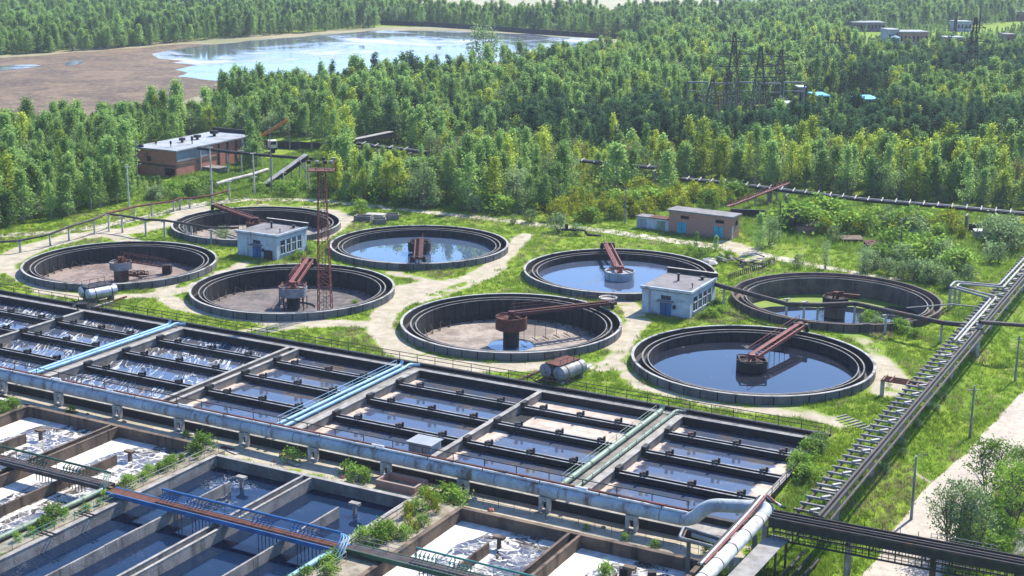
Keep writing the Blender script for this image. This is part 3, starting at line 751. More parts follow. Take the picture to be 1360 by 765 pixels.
# ================================================================ FOOTBRIDGES over the near basins
def bridge(label, u0, u1, v, z, mat, deckmat, railmat, rail_u, valves, pipe_r=.12):
    b = thing('footbridge', label, 'footbridge', W3((u0 + u1) / 2, v, z))
    q = MB(); q.box(u0, u1, v - .6, v + .6, z - .02, z + .06, W); part('deck', q, deckmat, b)
    for s in (-.66, .66):
        q = MB(); q.box(u0, u1, v + s - .06, v + s + .06, z - .32, z + .1, W); part('girder', q, mat, b)
    q = MB(); n = int((rail_u[1] - rail_u[0]) / 1.8)
    for i in range(n + 1):
        u = rail_u[0] + (rail_u[1] - rail_u[0]) * i / n; q.tube([W3(u, v + .62, z + .1), W3(u, v + .62, z + 1.0)], .035, 5)
    q.tube([W3(rail_u[0], v + .62, z + .55), W3(rail_u[1], v + .62, z + .55)], .03, 5); part('railing', q, railmat, b)
    q = MB(); q.tube([W3(rail_u[0], v + .62, z + 1.08), W3(rail_u[1], v + .62, z + 1.08)], pipe_r, 10); part('air_pipe', q, railmat, b)
    for (a0, n) in valves:
        for i in range(n):
            u = a0 + i * .42
            q = MB(); q.tube([W3(u, v + .5, z + .95), W3(u, v + .2, z + .8), W3(u, v + .1, z + .45), W3(u, v - .25, z + .35)], .05, 5)
            q.tube([W3(u, v + .15, z + .62), W3(u + .01, v + .15, z + .66)], .16, 8); part('valve', q, railmat, b)
            q = MB(); q.tube([W3(u, v + .72, z - .1), W3(u, v + .72, z - 2.0)], .045, 5); part('drop_pipe', q, TAR, b)
    return b
bridge('dark green footbridge with valve rows across the left foaming basin', 5.0, 31.2, -46.9, -.05, DSTEEL, DSTEEL, DGREEN, (5.2, 30.8), [(20.5, 6), (25.0, 6)])
bridge('bright blue footbridge with red brown deck across the deep blue basin', 32.0, 59.6, -47.6, -.05, BLUEP, RUST, BLUEP, (38.0, 58.6), [(38.4, 5), (41.4, 6), (49.2, 6), (53.6, 7)], .13)
bridge('grey footbridge with teal rail across the right foaming basin', 59.6, 88, -47.0, -.05, DGREEN, DSTEEL, TEALP, (66.0, 87.0), [(66.2, 6), (69.6, 6), (76.2, 6), (81.0, 6)], .1)
guard_rail('guard_rail', [W3(60.2, -46.4, 0), W3(66, -46.4, 0)], 'short grey railing where the teal railed footbridge begins', .9, 1.4, STEEL, .03)
# bent pipe heads at the blue bridge's right end and the green bridge's right end
for k in range(4):
    u = 58.8 + k * .28
    pipe('bent_pipe', arcpath([W3(u - .8, -47.0 - k * .02, 1.0), W3(u, -47.2, .95), W3(u + .35, -48.4, .5), W3(u + .3, -49.2, -.3)], .4), .07, SKYB if k else BLUEP, 'one of the bent blue pipe heads at the right end of the blue footbridge', n=7, group='bent heads at the blue footbridge')
for k in range(3):
    u = 30.4 + k * .3
    pipe('bent_pipe', arcpath([W3(u - .8, -46.4, 1.0), W3(u, -46.5, .95), W3(u + .3, -47.3, .5), W3(u + .3, -47.9, -.3)], .4), .06, GREENP, 'one of the bent pale green pipe heads where the green bridge meets the blue one', n=7, group='bent heads between the bridges')
pipe('green_pipe', [W3(31.0, -77, -.2), W3(31.0, -47.4, -.2)], .24, GREENP, 'pale green pipe along the left grassy strip in the bottom left corner', flanges=6)
pipe('blue_pipe', arcpath([W3(58.4, -77, -.2), W3(58.4, -50, -.2), W3(59.0, -48.3, -.1)], .5), .26, SKYB, 'light blue pipe on the bushy strip below the blue footbridge', flanges=7)
pipe('green_pipe', [W3(31.1, -46.2, -.35), W3(31.3, -33.4, -.35)], .09, GREENP, 'thin green pipe along the strip between foam and deep blue water', n=7)
guard_rail('guard_rail', [W3(33.3, -33.2, -.66), W3(32.9, -46.4, -.66)], 'thin grey railing on the narrow bushy strip above the bridges', .9, 2.2, STEEL, .03)
guard_rail('guard_rail', [W3(33.2, -48.6, -.66), W3(33.2, -76, -.66)], 'thin turquoise railing beside the pale green pipe in the bottom left corner', .9, 2.4, TEALP, .03)
guard_rail('guard_rail', [W3(58.5, -34.2, -.66), W3(59.3, -46.4, -.66)], 'thin grey railing among the bushes of the wide strip', .9, 2.2, STEEL, .025)
guard_rail('guard_rail', [W3(60.2, -48.6, -.66), W3(60.2, -76, -.66)], 'thin pale railing right of the light blue pipe at the bottom edge', .9, 2.4, STEEL, .025)
for k, (u, v) in enumerate(((33.1, -52.3), (33.1, -57.2), (59.6, -50.6))):
    q = MB()
    for s in (-.25, .25): q.bar(W3(u - 1.0, v + s, -.5), W3(u + 1.3, v + s, -.5), .1)
    solo('pipe_bracket', q, TAR, ('dark double bracket under the turquoise railing nearer the blue bridge', 'dark double bracket under the turquoise railing nearer the bottom edge', 'dark double bracket beside the light blue pipe under the blue bridge')[k], 'bracket')

# ================================================================ ROUND TANKS
def truss(mb, a, b, w, h, n):
    a, b = Vector(a), Vector(b); d = (b - a).normalized(); s = Vector((-d.y, d.x, 0)).normalized() * w / 2
    for sg in (-1, 1):
        o = s * sg; mb.bar(a + o, b + o, .16); mb.bar(a + o + Vector((0, 0, h)), b + o + Vector((0, 0, h)), .1)
        for i in range(n + 1):
            p = a.lerp(b, i / n) + o; mb.bar(p, p + Vector((0, 0, h)), .07)
            if i < n: mb.bar(p + Vector((0, 0, h if i % 2 else 0)), a.lerp(b, (i + 1) / n) + o + Vector((0, 0, 0 if i % 2 else h)), .06)
    for i in range(n * 2 + 1):
        p = a.lerp(b, i / n / 2); mb.bar(p - s, p + s, .08)
def tank(i, label, zf, floor, water, zw, armend, armmat, drum, lining=DARKC, arm=True, zig=True, coping=RIM):
    c = TANKC[i]; t = thing('settling_tank', label, 'settling tank', (*c, 0)); c3 = (*c, 0)
    N = 96
    mb = MB(); mb.lathe([(14.72, -.5), (14.72, 1.04), (15.0, 1.04), (15.0, -.4)], c3, N)
    for j in range(44):      # cast joints of the ring wall
        a = 2 * math.pi * j / 44 + i; ca, sa = math.cos(a), math.sin(a); f2 = lambda r_, s_: (c[0] + r_ * ca - s_ * sa, c[1] + r_ * sa + s_ * ca)
        mb.box(14.98, 15.012, -.05 - .04 * R.random(), .05, -.3, 1.03, f2, m=1)
    part('outer_wall', mb, [TANKW if lining is DARKC else OLDC, BLACK], t)
    mb = MB(); mb.lathe([(14.7, 1.04), (14.7, 1.11), (15.04, 1.11), (15.04, 1.04)], c3, N, True); part('coping', mb, coping, t)
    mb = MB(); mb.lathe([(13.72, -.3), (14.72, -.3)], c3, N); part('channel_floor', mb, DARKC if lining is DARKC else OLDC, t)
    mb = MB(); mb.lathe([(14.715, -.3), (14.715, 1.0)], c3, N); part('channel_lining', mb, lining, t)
    mb = MB(); mb.lathe([(13.72, -.3), (13.72, .82), (13.52, .82), (13.52, .15), (13.02, .15), (13.02, .68), (12.86, .68), (12.86, zf - .1)], c3, N)
    for j in range(40):
        a = 2 * math.pi * j / 40 + .05; ca, sa = math.cos(a), math.sin(a); f2 = lambda r_, s_: (c[0] + r_ * ca - s_ * sa, c[1] + r_ * sa + s_ * ca)
        mb.box(12.83, 12.87, -.06, .06, zf, .5, f2, m=1)
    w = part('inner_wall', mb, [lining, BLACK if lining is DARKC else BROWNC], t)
    mb = MB(); mb.lathe([(13.52, .82), (13.52, .87), (13.72, .87), (13.72, .82)], c3, N, True); part('weir_edge', mb, CONC if coping is RIM else OLDC, w)
    mb = MB(); mb.lathe([(12.87, .68), (12.87, .73), (13.0, .73), (13.0, .68)], c3, N, True); part('weir_edge', mb, TIE, w)
    mb = MB(); mb.lathe([(0.01, zf - .35), (3.0, zf - .35), (3.2, zf - .1), (12.86, zf)], c3, 64); part('tank_floor', mb, floor, t)
    if water:
        mb = MB(); mb.disc((*c, zw), 12.86 if zw > zf else 3.15, 64); part('water', mb, water, t)
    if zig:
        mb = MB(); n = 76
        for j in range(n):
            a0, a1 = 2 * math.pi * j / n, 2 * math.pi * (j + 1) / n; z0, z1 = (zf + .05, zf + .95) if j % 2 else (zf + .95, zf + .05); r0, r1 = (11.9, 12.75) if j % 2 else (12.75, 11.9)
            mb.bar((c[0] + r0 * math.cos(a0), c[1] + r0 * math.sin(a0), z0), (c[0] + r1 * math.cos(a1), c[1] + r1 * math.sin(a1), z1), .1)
        part('zigzag_rack', mb, TAR, t)  # zigzag ring of dark bars along the foot of the inner wall
    # centre pier and drum
    dr, dz0, dz1, dmat, cr, cmat, style = drum
    mb = MB(); mb.lathe([(cr, zf - .4), (cr, dz0)], c3, 24); p = part('centre_pier', mb, cmat, t)
    mb = MB(); mb.lathe([(dr - .25, dz1 - .35), (dr - .12, dz1), (dr, dz1), (dr, dz0), (cr, dz0 - .02)], c3, 32); mb.disc((*c, dz1 - .35), dr - .25, 32); part('drum', mb, dmat, p)
    for k in range(6):
        a = k * math.pi / 3 + .2; q = MB(); q.bar((c[0] + math.cos(a) * .5, c[1] + math.sin(a) * .5, dz1 + .25), (c[0] + math.cos(a) * (dr - .05), c[1] + math.sin(a) * (dr - .05), dz1 + .02), .12); part('bracket', q, armmat, p)
    q = MB(); q.lathe([(.01, dz1 + .75), (.45, dz1 + .7), (.5, dz1 - .35)], c3, 12); part('hub', q, armmat, p)
    if style == 'legs':
        for k in range(8):
            a = k * math.pi / 4 + .2; q = MB(); q.bar((c[0] + math.cos(a) * (dr - .1), c[1] + math.sin(a) * (dr - .1), dz0), (c[0] + math.cos(a) * (dr - .1), c[1] + math.sin(a) * (dr - .1), zf - .3), .12); part('leg', q, TAR, p)
    if style in ('frame', 'legs', 'corner'):
        for k in range(4):
            a = k * math.pi / 2 + math.pi / 4; r = dr * 1.2; q = MB(); x, y = c[0] + math.cos(a) * r, c[1] + math.sin(a) * r; a2 = a + math.pi / 2
            x2, y2 = c[0] + math.cos(a2) * r, c[1] + math.sin(a2) * r
            if style != 'legs': q.bar((x, y, dz1 + .2), (x, y, zf), .13)
            q.bar((x, y, dz1 + .15), (x2, y2, dz1 + .15), .13); part('frame', q, TAR if style != 'legs' else RUST, p)
    if arm:
        L = armend[2] if len(armend) > 2 else 15.9
        e = P(armend[0], armend[1], 1.9); d = Vector((e[0] - c[0], e[1] - c[1], 0)).normalized()
        s = Vector((-d.y, d.x, 0)); a = Vector((*c, dz1 + .35)) + d * .3; b = Vector((*c, 1.85)) + d * L
        br = MB()
        for sg in (-.62, .62): br.bar(a + s * sg, b + s * sg, .2, .42)
        n = 16
        for k in range(n + 1): br.bar(a.lerp(b, k / n) - s * .6, a.lerp(b, k / n) + s * .6, .1, .16)
        g = part('bridge_arm', br, armmat, t)
        q = MB(); q.bar(a + s * .25 + Vector((0, 0, .24)), b + s * .25 + Vector((0, 0, .24)), .5, .04); part('catwalk', q, RUST if armmat is not REDP else REDP, g)
        q = MB()
        for k in range(9):
            p0 = a.lerp(b, k / 8) + s * .62; q.bar(p0 + Vector((0, 0, .2)), p0 + Vector((0, 0, 1.15)), .05)
        q.bar(a + s * .62 + Vector((0, 0, 1.15)), b + s * .62 + Vector((0, 0, 1.15)), .055); q.bar(a + s * .62 + Vector((0, 0, .7)), b + s * .62 + Vector((0, 0, .7)), .04); part('hand_rail', q, armmat, g)
        e2 = b - d * .9
        q = MB(); q.bar(e2 - s * 1.15, e2 + s * 1.15, .35, .5); part('end_carriage', q, TAR, g)
        for sg in (-.95, .95):
            q = MB(); w0 = e2 + s * sg; w0.z = 1.45; q.tube([w0 - d * .12, w0 + d * .12], .34, 14); part('wheel', q, TAR, g)
        if water is None or zw < zf:   # scrapers hanging under the arm
            q = MB()
            for k in range(1, 8):
                p0 = a.lerp(b, k / 9.5); q.bar(p0, Vector((p0.x, p0.y, zf + .2)), .07); q.bar(Vector((p0.x, p0.y, zf + .2)) - s * .9, Vector((p0.x, p0.y, zf + .25)) + s * .9, .05, .12)
            part('scraper', q, TAR, g)
        else:
            q = MB()
            for k in range(1, 8):
                p0 = a.lerp(b, k / 9.5); q.bar(p0, Vector((p0.x, p0.y, zw - .3)), .06)
            part('scraper', q, TAR, g)
    return t
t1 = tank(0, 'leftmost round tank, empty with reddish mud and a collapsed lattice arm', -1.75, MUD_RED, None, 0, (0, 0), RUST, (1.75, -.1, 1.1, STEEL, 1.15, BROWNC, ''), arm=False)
cc = TANKC[0]; e = P(222, 357, -1.0); q = MB(); truss(q, (cc[0] + .3, cc[1], 1.3), (*e, -.7), 1.7, 1.2, 10); part('fallen_arm', q, DKRED, t1)
q = MB(); truss(q, (cc[0] + .5, cc[1] - 1.2, -.9), (e[0] - 3, e[1] - 1.5, -1.5), 1.0, .5, 7); part('fallen_scraper', q, RUST, t1)
q = MB(); q.box(e[0] - .7, e[0] + .7, e[1] - .6, e[1] + .6, -1.7, -.3); part('end_carriage', q, TAR, t1)
for k in range(9):
    a = R.uniform(0, 6.28); q = MB(); q.bar((cc[0] + 1.4 * math.cos(a), cc[1] + 1.4 * math.sin(a), 1.0), (cc[0] + .4 * math.cos(a + 1), cc[1] + .4 * math.sin(a + 1), 1.9), .12); part('broken_strut', q, RUST, t1)
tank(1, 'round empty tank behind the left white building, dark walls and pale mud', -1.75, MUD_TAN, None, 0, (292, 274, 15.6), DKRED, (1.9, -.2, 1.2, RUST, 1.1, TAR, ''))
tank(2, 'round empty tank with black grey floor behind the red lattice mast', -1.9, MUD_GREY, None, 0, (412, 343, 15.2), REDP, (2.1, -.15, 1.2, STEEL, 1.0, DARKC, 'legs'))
tank(3, 'round tank with bright blue water and arm pointing at the camera', -2.2, MUD_GREY, W_CLEAR, -.5, (555, 346, 15.0), DKRED, (1.95, -.1, 1.3, TAR, 1.2, TAR, 'frame'), zig=False)
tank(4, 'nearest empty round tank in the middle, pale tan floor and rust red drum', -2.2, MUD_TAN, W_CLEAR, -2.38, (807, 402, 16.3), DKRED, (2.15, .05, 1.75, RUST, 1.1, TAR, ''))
tank(5, 'round water tank left of the right white building, pale blue drum', -2.2, MUD_GREY, W_HAZY, -.3, (808, 326, 15.6), REDP, (2.35, -.4, .95, PIPEW, 2.2, TAR, ''), zig=False)
t7 = tank(6, 'old brown walled round tank with green algae at the far right', -1.9, W_ALGAE, None, 0, (0, 0), RUST, (1.85, -.1, 1.15, TAR, 1.5, BROWNC, ''), lining=OLDC, arm=False, zig=False, coping=OLDC)
cc = TANKC[6]
mb = MB(); n = 60; pts = []     # its puddle of open water on the near side of the algae
for j in range(n):
    a = 2 * math.pi * j / n; r = 12.85
    x, y = r * math.cos(a), r * math.sin(a)
    y = min(y, 5.2 + .5 * math.sin(x * .8) + .3 * math.sin(x * 2.1)); pts.append((cc[0] + x, cc[1] + y, -1.86))
mb.add(pts, [tuple(range(n))]); part('water', mb, W_TANK, t7)
q = MB(); q.bar((cc[0], cc[1], 1.4), (cc[0] + 3.4, cc[1] - .4, 1.2), .5, .6); q.bar((cc[0] - 1.2, cc[1] + .6, 1.3), (cc[0] + 1, cc[1] - .5, 1.9), .3, .3); part('broken_arm', q, RUST, t7)
tank(7, 'nearest round water tank at the right, dark water and red double beam arm', -2.2, MUD_GREY, W_TANK, -.5, (1066, 430, 15.9), REDP, (1.9, -.35, .85, TAR, 1.7, TAR, 'corner'), zig=False)
q = MB(); x, y = P(808, 396, 1.4); q.lathe([(.3, 0), (1.3, .3), (1.35, .5), (1.3, .5), (1.1, .35)], (x, y + .6, .9), 16); q.tube([(x, y + .6, 0), (x, y + .6, 1)], .35, 8)
solo('concrete_ring', q, PALE, 'round dish shaped concrete ring on a post where the rusty arm ends', 'concrete ring')
# ================================================================ BUILDINGS
def fitlen(c, d, px, z=0):
    lo, hi = 0.0, 120.0
    s = 1 if proj(c[0] + d[0] * 5, c[1] + d[1] * 5, z)[0] > proj(*c, z)[0] else -1
    for _ in range(40):
        m = (lo + hi) / 2
        if (proj(c[0] + d[0] * m, c[1] + d[1] * m, z)[0] - px) * s < 0: lo = m
        else: hi = m
    return lo
def frame_of(c, ang):
    a = (math.cos(rad(ang)), math.sin(rad(ang))); b = (a[1], -a[0])      # a: along the front to the left, b: along the right side, away
    return a, b, (lambda p, q: (c[0] + a[0] * p + b[0] * q, c[1] + a[1] * p + b[1] * q))
def white_house(name, label, cpx, lpx, rpx, h, ang, win_n, text=None):
    c = P(*cpx); a, b, fr = frame_of(c, ang)
    A, B = fitlen(c, a, lpx), fitlen(c, b, rpx)
    t = thing(name, label, 'service building', (*c, 0))
    mb = MB(); mb.box(0, A, 0, B, -.1, h - .55, fr); part('wall', mb, PLAST, t)
    mb = MB(); mb.box(-.15, A + .15, -.15, B + .15, h - .55, h - .2, fr); r = part('roof', mb, ROOF, t)
    mb = MB(); mb.box(-.25, A + .25, -.25, .02, h - .4, h - .05, fr); mb.box(-.25, .02, .02, B + .02, h - .4, h - .08, fr); part('eaves', mb, PLAST, r)
    mb = MB(); mb.box(-.25, A + .25, B - .02, B + .28, h - .5, h + .45, fr); part('parapet', mb, TAR, r)
    mb = MB(); mb.box(-.28, A + .28, B - .05, B + .31, h + .45, h + .5, fr); part('parapet_coping', mb, PALE, r)
    for p, q, hh, rr in ((A * .55, B * .55, 1.0, .16), (A * .18, B * .8, .35, .22), (A * .1, B * .25, .6, .07)):
        q_ = MB(); x, y = fr(p, q); q_.tube([(x, y, h - .2), (x, y, h + hh - .2)], rr, 8); q_.tube([(x, y, h + hh - .25), (x, y, h + hh - .1)], rr * 1.9, 8); part('roof_vent', q_, TAR, r)
    mb = MB(); mb.box(-.06, A + .06, -.06, B + .06, h - .95, h - .82, fr); part('cornice', mb, PLAST, t)
    dc = A * .5
    mb = MB(); mb.box(dc - .85, dc + .85, -.05, -.003, 0, 2.0, fr); d = part('door', mb, BLUEP, t)
    q = MB(); q.box(dc - .04, dc + .04, -.07, -.052, .1, 1.95, fr); part('door_gap', q, BLACK, d)
    mb = MB(); mb.box(dc - 1.2, dc + 1.2, -.9, -.003, 2.15, 2.28, fr); part('canopy', mb, ROOF, t)
    mb = MB(); mb.box(dc - .75, dc + .75, -.04, -.003, 2.35, 2.95, fr); part('window', mb, GLASS, t)
    mb = MB(); mb.box(dc - 1.5, dc - 1.15, -.3, -.003, 1.2, 1.7, fr); part('meter_box', mb, TAR, t)
    for k in range(win_n):
        w = B * .72 / win_n; q0 = B * .1 + k * w
        mb = MB(); mb.box(-.04, -.003, q0 + .25, q0 + w - .15, .9, h - 1.25, fr); o = part('window', mb, GLASS, t)
        q = MB(); q.box(-.1, -.003, q0 + w - .15, q0 + w + .25, .85, h - 1.2, fr); part('pilaster', q, PLAST, o)
        q = MB(); q.box(-.08, -.045, q0 + .25, q0 + w - .15, (h) * .5, (h) * .5 + .1, fr); q.box(-.08, -.045, q0 + w * .5, q0 + w * .5 + .08, .9, h * .5, fr); part('frame', q, WHITEP, o)
        q = MB(); q.box(-.16, -.003, q0 + .15, q0 + w - .1, .72, .84, fr); part('sill', q, PLAST, o)
    if text:
        cu = bpy.data.curves.new('wall_lettering', 'FONT'); cu.body = text; cu.size = .62; cu.extrude = .004; cu.materials.append(STEEL)
        tmp = bpy.data.objects.new('tmp', cu); C.objects.link(tmp); bpy.context.view_layer.update(); me = bpy.data.meshes.new_from_object(tmp.evaluated_get(bpy.context.evaluated_depsgraph_get())); bpy.data.objects.remove(tmp)
        if not me.materials: me.materials.append(STEEL)
        o = bpy.data.objects.new('wall_lettering', me); C.objects.link(o); o.parent = t
        x, y = fr(A * .3, -.012); o.location = Vector((x, y, 2.2)) - t.location; o.rotation_euler = (rad(90), 0, math.atan2(-a[1], -a[0]))
    return t, fr, A, B
wb1, f1, A1, B1 = white_house('service_building', 'small white service building with double blue door beside the back left tanks', (368, 346), 316, 408, 4.3, 151.8, 4)
q = MB(); q.box(.9, 2.3, -.5, -.02, 0, 1.5, f1); part('cupboard', q, TAR, wb1)
wb2, f2, A2, B2 = white_house('service_building', 'small white service building with single blue door where the overhead pipe starts', (916, 424), 852, 949, 4.05, 151.8, 4, 'nЛnT')

# long brick hall
c = P(235, 236); a, b, fr = frame_of(c, 153)
A, B, h = fitlen(c, a, 180), fitlen(c, b, 338), 5.9
bb = thing('brick_hall', 'long red brick hall with grey flat roof at the left edge of the wood', 'brick building', (*c, 0))
mb = MB(); mb.box(0, A, 0, B, -.1, h - .3, fr); part('wall', mb, BRICK, bb)
mb = MB(); mb.box(-.4, A + .4, -.4, B + .4, h - .3, h, fr); r = part('roof', mb, GROOF, bb)
for p, q, hh, rr in ((A * .35, B * .12, 1.3, .15), (A * .25, B * .33, 1.7, .2), (A * .55, B * .36, 1.0, .5), (A * .55, B * .55, 1.0, .6), (A * .55, B * .77, 1.3, .7), (A * .75, B * .14, .9, .15)):
    q_ = MB(); x, y = fr(p, q); q_.tube([(x, y, h), (x, y, h + hh)], rr * .55, 8); q_.box(p - rr, p + rr, q - rr, q + rr, h + hh * .45, h + hh, fr); part('roof_vent', q_, TAR, r)
mb = MB(); mb.box(-.35, A + .35, B - .1, B + .35, h, h + .9, fr); part('parapet', mb, TAR, r)
mb = MB(); mb.box(A * .8, A + .3, .1, .5, h, h + .5, fr); part('parapet', mb, TAR, r)
mb = MB(); mb.box(-.06, -.003, .2, B * .42, 3.3, h - .45, fr); part('patched_panel', mb, GROOF, bb, 'grey patched panel')
mb = MB(); mb.box(-.06, -.003, B * .83, B - .1, 1.0, h - .4, fr); part('patched_panel', mb, PLAST, bb, 'whitish patched panel')
mb = MB(); mb.box(-.07, -.003, .1, B * .5, 2.3, 2.9, fr); part('damp_band', mb, BROWNC, bb)
mb = MB(); mb.box(.2, A - .2, -.06, -.003, 2.1, 2.6, fr); part('damp_band', mb, BROWNC, bb)
mb = MB(); mb.box(.5, 3.1, -.1, -.003, .3, 1.9, fr); part('window', mb, BLACK, bb)
for k in range(4):
    q0 = B * (.52 + k * .115); mb = MB(); mb.box(-.12, -.003, q0, q0 + .5, .2, h - .4, fr); part('downpipe', mb, TAR, bb)
mb = MB(); mb.box(A * .6, A * .7, -.05, -.003, 3.1, 4.1, fr); part('window', mb, GLASS, bb)
mb = MB(); mb.box(-5, -.1, B * .3, B * .42, 0, 1.2, fr); solo('concrete_bunker', mb, CONC, 'low grey concrete block standing in the weeds beside the long brick hall', 'concrete block')
# fence behind the hall
fx0, fx1 = P(345, 196), P(470, 202)
fe = thing('fence', 'dark board fence behind the crane truck and the brick hall', 'fence', (*fx0, 0))
for k in range(7):
    p0 = (fx0[0] + (fx1[0] - fx0[0]) * k / 7, fx0[1] + (fx1[1] - fx0[1]) * k / 7); p1 = (fx0[0] + (fx1[0] - fx0[0]) * (k + .96) / 7, fx0[1] + (fx1[1] - fx0[1]) * (k + .96) / 7)
    q = MB(); q.bar((*p0, .95), (*p1, .95), .12, 1.9); part('panel', q, DARKC, fe)
    q = MB(); q.tube([(*p0, 0), (*p0, 2.2)], .12, 6); part('post', q, CONC, fe)
# crane truck
c = P(346, 203); ct = thing('crane_truck', 'truck crane with raised orange boom parked behind the brick hall', 'crane truck', (*c, 0))
ang = 20; ca, sa = math.cos(rad(ang)), math.sin(rad(ang)); tf = lambda p, q: (c[0] + ca * p - sa * q, c[1] + sa * p + ca * q)
q = MB(); q.box(-3.5, 3.8, -1.1, 1.1, .7, 1.2, tf); part('chassis', q, TAR, ct)
q = MB(); q.box(2.0, 3.9, -1.15, 1.15, 1.2, 2.9, tf); cb = part('cab', q, WHITEP, ct)
q = MB(); q.box(3.9, 3.93, -1.0, 1.0, 2.0, 2.7, tf); part('windscreen', q, GLASS, cb)
q = MB(); q.box(2.3, 3.6, -1.18, -1.152, 2.0, 2.7, tf); part('side_window', q, GLASS, cb)
q = MB(); q.box(-2.8, .4, -1.0, 1.0, 1.2, 2.6, tf); part('crane_house', q, ORANGE, ct)
for wx in (-2.6, -1.2, 2.9):
    for wy in (-1.0, 1.0):
        p0, p1 = tf(wx, wy - .15), tf(wx, wy + .15); q = MB(); q.tube([(*p0, .5), (*p1, .5)], .5, 14); part('wheel', q, TAR, ct)
p0, p1 = tf(-1.6, 0), P(383, 190); q = MB(); bmv = (p1[0] - p0[0], p1[1] - p0[1])
truss(q, (*tf(-2.4, 0), 2.2), (p0[0] + 8.2, p0[1] + 1.0, 7.6), .8, .7, 8); q.bar((*tf(-2.4, 0), 2.4), (p0[0] + 8.2, p0[1] + 1.0, 7.9), .42, .34); part('boom', q, ORANGE, ct)
q = MB(); q.tube([(p0[0] + 8.1, p0[1] + 1.0, 7.8), (p0[0] + 8.1, p0[1] + 1.0, 5.8)], .03, 5); q.tube([(p0[0] + 8.1, p0[1] + 1.0, 5.8), (p0[0] + 8.1, p0[1] + 1.0, 5.3)], .14, 6); part('hook', q, TAR, ct)

# brick shed with lean-tos on the right
c = P(971, 319); a, b, fr = frame_of(c, 148)
A, B, h = fitlen(c, a, 888), fitlen(c, b, 981), 4.2
sh = thing('brick_shed', 'old brick shed with two turquoise doors beside the dirt track', 'brick shed', (*c, 0))
mb = MB(); mb.box(0, A, 0, B, -.1, h - .3, fr); part('wall', mb, OLDBRICK, sh)
mb = MB(); mb.box(-.35, A + .35, -.35, B + .35, h - .3, h, fr); part('roof', mb, ROOF, sh)
for d0 in (1.6, A * .72):
    mb = MB(); mb.box(d0, d0 + 1.7, -.06, -.003, 0, 2.1, fr); d = part('door', mb, TURQ, sh)
    q = MB(); q.box(d0 + .82, d0 + .87, -.08, -.062, .1, 2.0, fr); part('door_gap', q, BLACK, d)
for d0 in (1.5, A * .68):
    mb = MB(); mb.box(d0, d0 + 1.6, -.05, -.003, 2.75, 3.3, fr); part('window', mb, BLACK, sh)
mb = MB(); mb.box(-.06, -.003, .1, .7, 0, 2.4, fr); part('whitewashed_strip', mb, WHITEP, sh)
mb = MB(); mb.box(-.05, -.003, B * .5, B * .75, 2.3, 3.1, fr); part('window', mb, BLACK, sh)
mb = MB(); mb.box(A - .5, A + .04, -.05, -.003, .0, h - .4, fr); part('corner_pier', mb, OLDBRICK, sh)
A2_ = fitlen(c, a, 845); m_ = (A + A2_) / 2 + .6
for (p0, p1, rm, dm, nm) in ((A + .06, m_, RUST, TURQ, 'low white lean-to shed with rusty roof against the brick shed'), (m_ + .05, A2_, ROOF, GROOF, 'low white lean-to shed with grey roof, second from the brick shed')):
    t = thing('lean_to_shed', nm, 'shed', (*fr(p0, 0), 0)); q = MB(); q.box(p0, p1, .1, B * .7, -.1, 2.15, fr); part('wall', q, PLAST, t)
    q = MB(); q.box(p0 - .02, p1 + .1, -.15, B * .72, 2.15, 2.3, fr); part('roof', q, rm, t)
    q = MB(); q.box(p0 + .7, p0 + 2.4, .04, .097, 0, 1.8, fr); part('door', q, dm if dm is not TURQ else GREENP, t)
    if rm is ROOF: q = MB(); q.box(p0 + 1.5, p0 + 1.56, .02, .038, .1, 1.75, fr); part('door_gap', q, BLACK, t)

# ================================================================ LATTICE MAST
c = P(432, 416); mast = thing('lattice_mast', 'tall red lattice lighting mast between the tanks', 'mast', (*c, 0))
Hm, w0, w1 = 20.3, .95, .5
cor = lambda k, z: (c[0] + (1, 1, -1, -1)[k] * (w0 + (w1 - w0) * z / Hm), c[1] + (1, -1, -1, 1)[k] * (w0 + (w1 - w0) * z / Hm), z)
for k in range(4):
    q = MB(); q.bar(cor(k, 0), cor(k, Hm), .11); part('leg', q, REDP, mast)
nz = 15; q = MB()
for k in range(4):
    k2 = (k + 1) % 4
    for i in range(nz):
        z0, z1 = Hm * i / nz, Hm * (i + 1) / nz; q.bar(cor(k, z0), cor(k2, z1), .05); q.bar(cor(k2, z0), cor(k, z1), .05); q.bar(cor(k, z1), cor(k2, z1), .05)
part('bracing', q, REDP, mast)
q = MB(); 
for s in (-.22, .22): q.bar((c[0] + s, c[1], 0), (c[0] + s, c[1], Hm), .06)
for i in range(40): q.bar((c[0] - .22, c[1], .3 + i * .5), (c[0] + .22, c[1], .3 + i * .5), .04)
part('ladder', q, DKRED, mast)
q = MB(); q.box(c[0] - 1.7, c[0] + 1.7, c[1] - 1.4, c[1] + 1.4, Hm, Hm + .15); pf = part('platform', q, RUST, mast)
q = MB()
for x in (-1.7, -.6, .6, 1.7):
    for y in (-1.4, 1.4): q.bar((c[0] + x, c[1] + y, Hm + .15), (c[0] + x, c[1] + y, Hm + 1.15), .06)
for y in (-1.4, 1.4): q.bar((c[0] - 1.7, c[1] + y, Hm + 1.15), (c[0] + 1.7, c[1] + y, Hm + 1.15), .06)
for x in (-1.7, 1.7): q.bar((c[0] + x, c[1] - 1.4, Hm + 1.15), (c[0] + x, c[1] + 1.4, Hm + 1.15), .06)
part('railing', q, RUST, pf)
for i, (x, y) in enumerate(((-1.5, -1.5), (-.4, -1.6), (.7, -1.55), (1.5, -1.4), (-1.6, 1.3), (1.5, 1.3), (.1, 1.4))):
    q = MB(); p0 = (c[0] + x, c[1] + y); q.lathe([(.02, -.15), (.22, -.1), (.33, .25), (.02, .3)], (*p0, Hm + 1.35), 10); part('floodlight', q, STEEL if i % 2 else TAR, mast)

